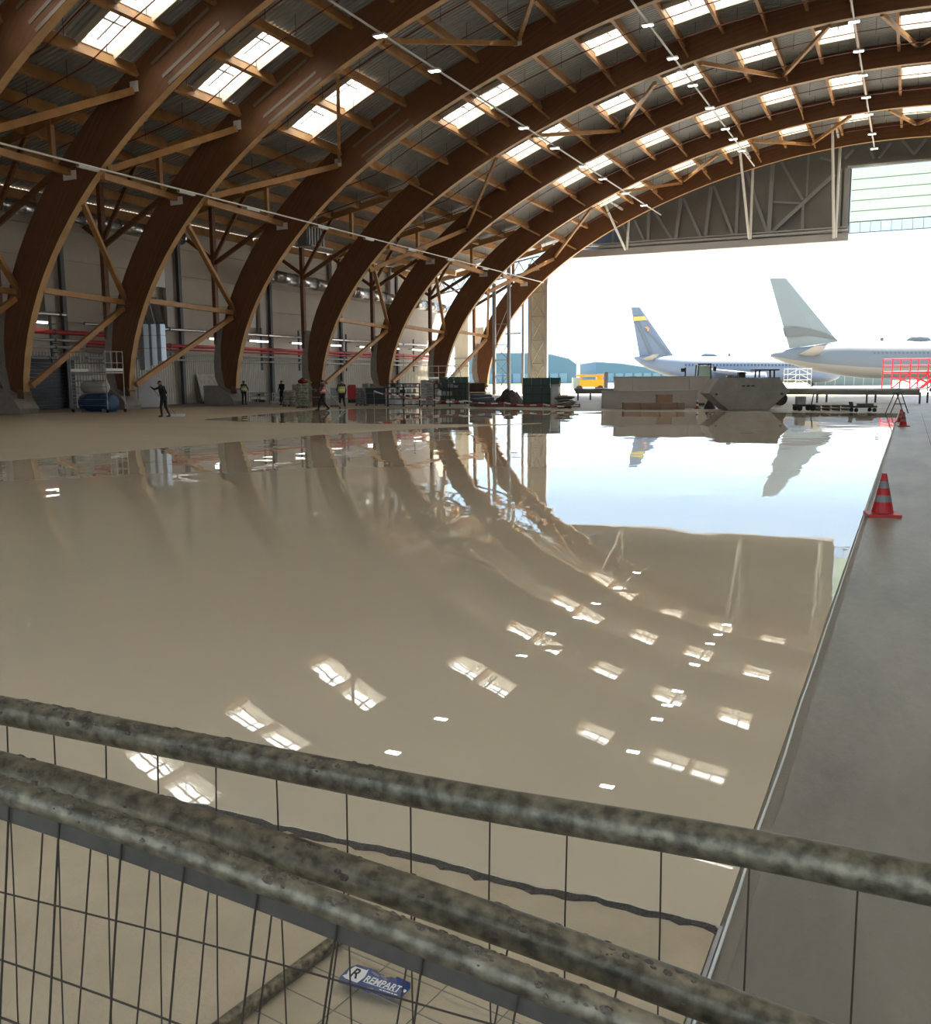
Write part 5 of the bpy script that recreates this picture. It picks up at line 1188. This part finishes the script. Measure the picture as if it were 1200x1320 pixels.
def rail_tube(t, pts, r, name='top_rail', crust=(0, 1), seed=0, nseg=240, damt=1.0):
    # smooth path through pts
    P = []
    for i in range(nseg+1):
        u_ = i/nseg*(len(pts)-1); k = min(int(u_), len(pts)-2); f_ = u_-k
        p0, p1, p2, p3 = pts[max(k-1, 0)], pts[k], pts[k+1], pts[min(k+2, len(pts)-1)]
        P.append(.5*((2*p1)+(p2-p0)*f_+(2*p0-5*p1+4*p2-p3)*f_*f_+(3*p1-p0-3*p2+p3)*f_**3))
    MB().path(P, [r*(1+.012*noise.noise(p*9)) for p in P], 24).build(name, GALV, t, smooth=True)
    # mortar splashes stuck along the upper side
    rn = random.Random(seed); cm = MB()
    for k in range(int(330*damt)):
        u_ = crust[0]+(crust[1]-crust[0])*rn.random()**1.6; i = min(int(u_*nseg), nseg-1); p = P[i].lerp(P[i+1], rn.random()); d = (P[i+1]-P[i]).normalized()
        ang = rn.gauss(0, .75); sd = d.cross(Vector((0, 0, 1))).normalized(); up_ = sd.cross(d); nn = up_*math.cos(ang)+sd*math.sin(ang); w_ = d.cross(nn)
        a = .001+.0038*rn.random()**2; h_ = a*rn.uniform(.3, .6); c = p+nn*r*.985; m_ = 7; vs = [c+nn*h_]
        for ring, (rr, hh) in enumerate(((.6, .75), (1, 0))):
            for j in range(m_): tt = 2*PI*j/m_; q = 1+.3*rn.uniform(-1, 1); vs.append(c+(d*math.cos(tt)*1.5+w_*math.sin(tt))*a*rr*q+nn*h_*hh)
        cm.add(vs, [(0, 1+j, 1+(j+1) % m_) for j in range(m_)]+[(1+j, 1+m_+j, 1+m_+(j+1) % m_, 1+(j+1) % m_) for j in range(m_)])
    cm.build('mortar_splashes', CRUST, t, kind='stuff')
    return P
def lerp_path(P, X):       # point of the rail at world x
    for a, b_ in zip(P, P[1:]):
        if (a.x-X)*(b_.x-X) <= 0: return a.lerp(b_, (X-a.x)/(b_.x-a.x) if b_.x != a.x else 0)
    return P[0] if abs(P[0].x-X) < abs(P[-1].x-X) else P[-1]
def hit(P, px):            # rail point seen at photo column px
    best = None
    for a in P:
        v = a-EYEP; w_ = v.dot(fwd)
        if w_ < .1: continue
        e = abs(600+FPX*v.dot(rgt)/w_-px)
        if best is None or e < best[0]: best = (e, a)
    return best[1]
def wire(t, p, down, L_, seed, name='vertical_wire', amp=.004, r=.0012):
    pts = [p+down*(L_*k/10)+Vector((amp*noise.noise(Vector((seed, k*.35, 0))), amp*noise.noise(Vector((seed, k*.35, 9))), 0)) for k in range(11)]
    return MB().path(pts, r, 6).build(name, WIRE, t)
# front to back: panel C (nearest, lowest rail), panel B, panel A (farthest, upper rail)
A_ = [Vector(v) for v in ((-1.62, .86, 1.24), (-1.213, .927, 1.213), (-.862, .985, 1.186), (-.487, 1.01, 1.176), (-.192, 1.015, 1.183), (.046, 1.003, 1.19), (.5, .97, 1.20))]
t = thing('mesh_fence_panel', 'rearmost wire mesh fence panel, whose rail crosses the whole picture highest', 'fence panel', (-.5, 1.0, 0))
PA = rail_tube(t, A_, .0212, crust=(0, .45), seed=1)
for k, px in enumerate((-60, 7, 69, 135, 205, 278, 355, 441, 531, 631, 733, 852, 966, 1107, 1260)):
    p = hit(PA, px); wire(t, p-Vector((0, 0, .01)), Vector((.0 if px > 300 else -.05, 0, -1)).normalized(), p.z-.02, k*3.1)
for dz in (.302, .58, .86):
    pts = [p+Vector((0, .003, -dz)) for p in PA[::12]]; MB().path(pts, .0014, 6).build('horizontal_wire', WIRE, t)
for e in (PA[0], PA[-1]): MB().tube((e.x, e.y, .02), e, .0212, 16).build('end_post', GALV, t)
B_ = [Vector(v) for v in ((-1.6, .70, 1.262), (-1.029, .779, 1.212), (-.705, .822, 1.171), (-.407, .857, 1.125), (-.087, .892, 1.067), (.5, .95, .96))]
t = thing('mesh_fence_panel', 'middle fence panel whose tube runs just above the nearest rail', 'fence panel', (-.5, .85, 0))
PB_ = rail_tube(t, B_, .0205, crust=(0, .8), seed=2, damt=.8)
for k, px in enumerate((-70, -5, 57, 121, 197, 275, 355, 443, 540, 660, 800)):
    p = hit(PB_, px); wire(t, p-Vector((0, 0, .01)), Vector((-.19, .02, -1)).normalized(), p.z-.02, 40+k*2.3)
for dz in (.283, .56, .84):
    pts = [p+Vector((-.19*dz, .02*dz+.003, -dz)) for p in PB_[::12]]; MB().path(pts, .0014, 6).build('horizontal_wire', WIRE, t)
for e in (PB_[0], PB_[-1]): MB().tube((e.x+.02, e.y, .02), e, .0205, 16).build('end_post', GALV, t)
C_ = [Vector(v) for v in ((-1.5, .60, 1.315), (-.899, .678, 1.243), (-.627, .722, 1.193), (-.369, .762, 1.136), (-.179, .788, 1.095), (.35, .86, .98))]
t = thing('mesh_fence_panel', 'nearest fence panel, its rail lowest in the picture and clipped with wires', 'fence panel', (-.5, .75, 0))
PC = rail_tube(t, [v+Vector((0, 0, .007)) for v in C_], .0145, crust=(.05, .9), seed=3)
fb = MB(); nf = []
for p in PC[::6]: nf += [p+Vector((0, -.004, -.010)), p+Vector((0, .004, -.010)), p+Vector((0, .004, -.034)), p+Vector((0, -.004, -.034))]
q_ = len(nf)//4
fb.add(nf, [(4*i+j, 4*i+(j+1) % 4, 4*i+4+(j+1) % 4, 4*i+4+j) for i in range(q_-1) for j in range(4)]+[(0, 1, 2, 3), (4*q_-4, 4*q_-1, 4*q_-2, 4*q_-3)]).build('flat_bar', mat('dark flat bar', (.07, .06, .045), .75, 0., .3, 30), t)  # flat bar below the tube, darker than the rail
dn = Vector((-.175, .02, -1)).normalized()
for k, px in enumerate((-50, 17, 86, 161, 245, 333, 437, 547, 672, 800)):
    p = hit(PC, px); wire(t, p+Vector((0, -.0075, -.008)), dn, p.z-.03, 80+k*1.7, r=.0013)
for dz in (.29, .57, .84):
    pts = [p+Vector((-.175*dz, .02*dz-.005, -dz)) for p in PC[::12]]; MB().path(pts, .0014, 6).build('horizontal_wire', WIRE, t)
for e in (PC[0], PC[-1]): MB().tube((e.x, e.y, .02), e, .0212, 16).build('end_post', GALV, t)
# a fourth panel lying flat on the floor, with the shop tag on its mesh
t = thing('lying_fence_panel', 'mesh fence panel lying flat on the floor under the standing ones', 'fence panel', (-1.4, 2.1, 0))
u0_ = at(280, 1322, Z=.022); u1_ = at(440, 1203, Z=.022); dl = (u1_-u0_).normalized(); nl = Vector((dl.y, -dl.x, 0))
P0 = u0_-dl*1.0; P1 = u1_+dl*.08; zz = Vector((0, 0, .022-P0.z))
MB().path([Vector((p.x, p.y, .012)) for p in [P0.lerp(P1, k/30) for k in range(31)]], .0205, 16).build('side_tube', GALV, t, smooth=True)
P2 = P1+nl*1.9; MB().path([Vector((p.x, p.y, .012)) for p in [P1.lerp(P2, k/30) for k in range(31)]], .0205, 16).build('side_tube', GALV, t, smooth=True)
for k in range(1, 11): c = P1-dl*(.115*k); MB().tube((c.x, c.y, .004), (c.x+nl.x*1.9, c.y+nl.y*1.9, .004), .0018, 5).build('mesh_wire', mat('dusty mesh wire', (.22, .2, .17), .6, .3), t)
for k in range(1, 9): c = P1+nl*(.2*k); q = c-dl*1.3; MB().tube((c.x, c.y, .004), (q.x, q.y, .004), .0018, 5).build('mesh_wire', mat('dusty mesh wire', (.22, .2, .17), .6, .3), t)
# the tag
tl_, tr_, br_, bl_ = at(450, 1234, Z=.03), at(527, 1259, Z=.03), at(521, 1288, Z=.03), at(437, 1262, Z=.03)
cen = (tl_+tr_+br_+bl_)/4; ux = (((tr_-tl_)+(br_-bl_))/2); W_ = ux.length; ux.normalize(); uy = Vector((-ux.y, ux.x, 0)); H_ = abs(((tl_-bl_)+(tr_-br_)).dot(uy))/2
t = thing('shop_tag', 'torn blue printed tag with a white emblem, lying on the mesh of the flat panel', 'tag', (cen.x, cen.y, .012))
Q = lambda x_, y_, z_=0: Vector((cen.x, cen.y, .016+z_))+ux*(x_*W_/2)+uy*(y_*H_/2)
BLU = mat('faded blue print', (.10, .13, .26), .45, 0, .3, 40); BLU2 = mat('deep blue print', (.015, .06, .22), .35); WPR = mat('white print', (.8, .8, .76), .5); BKP = mat('black print', (.03, .03, .03), .5)
edge = [(-1, -.55), (-.9, -1), (-.2, -.95), (.1, -1.05), (.15, -.9), (.45, -1.0), (.5, -.85), (.8, -.9), (1, -.35), (1.02, .4), (.9, .85), (.45, 1.0), (.4, .8), (.3, .85), (.15, .6), (.05, .85), (-.1, .8), (-.2, 1.0), (-.85, 1.0), (-1, .5)]
MB().prism([Q(*e) for e in edge], (0, 0, .0012)).build('card', BLU, t)
MB().prism([Q(*e, .0014) for e in [(.42, .97), (.9, .83), (1.0, .4), (1.0, -.1), (.72, .05)]], (0, 0, .0006)).build('dark_corner', BLU2, t)
MB().prism([Q(*e, .0014) for e in [(-.93, .25), (-.86, .75), (-.48, .72), (-.44, .85), (-.36, .1), (-.42, -.55), (-.8, -.5), (-.95, -.35), (-.88, -.1)]], (0, 0, .0006)).build('emblem', WPR, t)
MB().lathe([(.006, 0), (.006, .001)], Q(.93, .0, .0014), 12).build('eyelet', WPR, t)
for e0, e1 in (((-.3, .75), (-.02, .55)), ((.0, .72), (.25, .45)), ((-.05, -.75), (.12, -.6))):
    a0, a1 = Q(*e0, .0014), Q(*e1, .0014); MB().beam(a0, a1, .006, .0006).build('torn_patch', mat('torn paper', (.32, .26, .27), .9), t)
def text(body, m, c, size, wid, name):
    cu = bpy.data.curves.new(name, 'FONT'); cu.body = body; cu.align_x = 'CENTER'; cu.align_y = 'CENTER'; cu.size = size; cu.extrude = .0003; cu.offset = size*.02
    o = bpy.data.objects.new(name, cu); COL.objects.link(o); dg = bpy.context.evaluated_depsgraph_get(); me = bpy.data.meshes.new_from_object(o.evaluated_get(dg)); COL.objects.unlink(o)
    xs_ = [v.co.x for v in me.vertices]; k = wid/(max(xs_)-min(xs_)); me.materials.clear(); me.materials.append(m)
    Rt = Matrix((ux, uy, Vector((0, 0, 1)))).transposed()
    for v in me.vertices: q = v.co.copy(); q.x *= k; v.co = (c-ORG[t.name])+Rt @ q
    o2 = bpy.data.objects.new(name, me); COL.objects.link(o2); o2.parent = t; ORG[o2.name] = ORG[t.name]
text('R', BKP, Q(-.66, .12, .0026), H_*.62, W_*.12, 'letter')
text('REMPART', WPR, Q(.25, -.02, .0020), H_*.42, W_*.56, 'lettering')
for k, (a_, b_) in enumerate(((.28, .36), (.39, .47), (.49, .62), (.65, .71), (.74, .84))): MB().beam(Q(a_, -.5, .0018), Q(b_, -.5, .0018), .0035, .0006).build('small_print', WPR, t)
MB().beam(Q(-.28, -.3, .0016), Q(.75, -.3, .0016), .0012, .0005).build('underline', WPR, t)
MB().beam(Q(.87, -.02, .0018), Q(.9, -.08, .0018), .006, .0006).build('registered_mark', WPR, t)
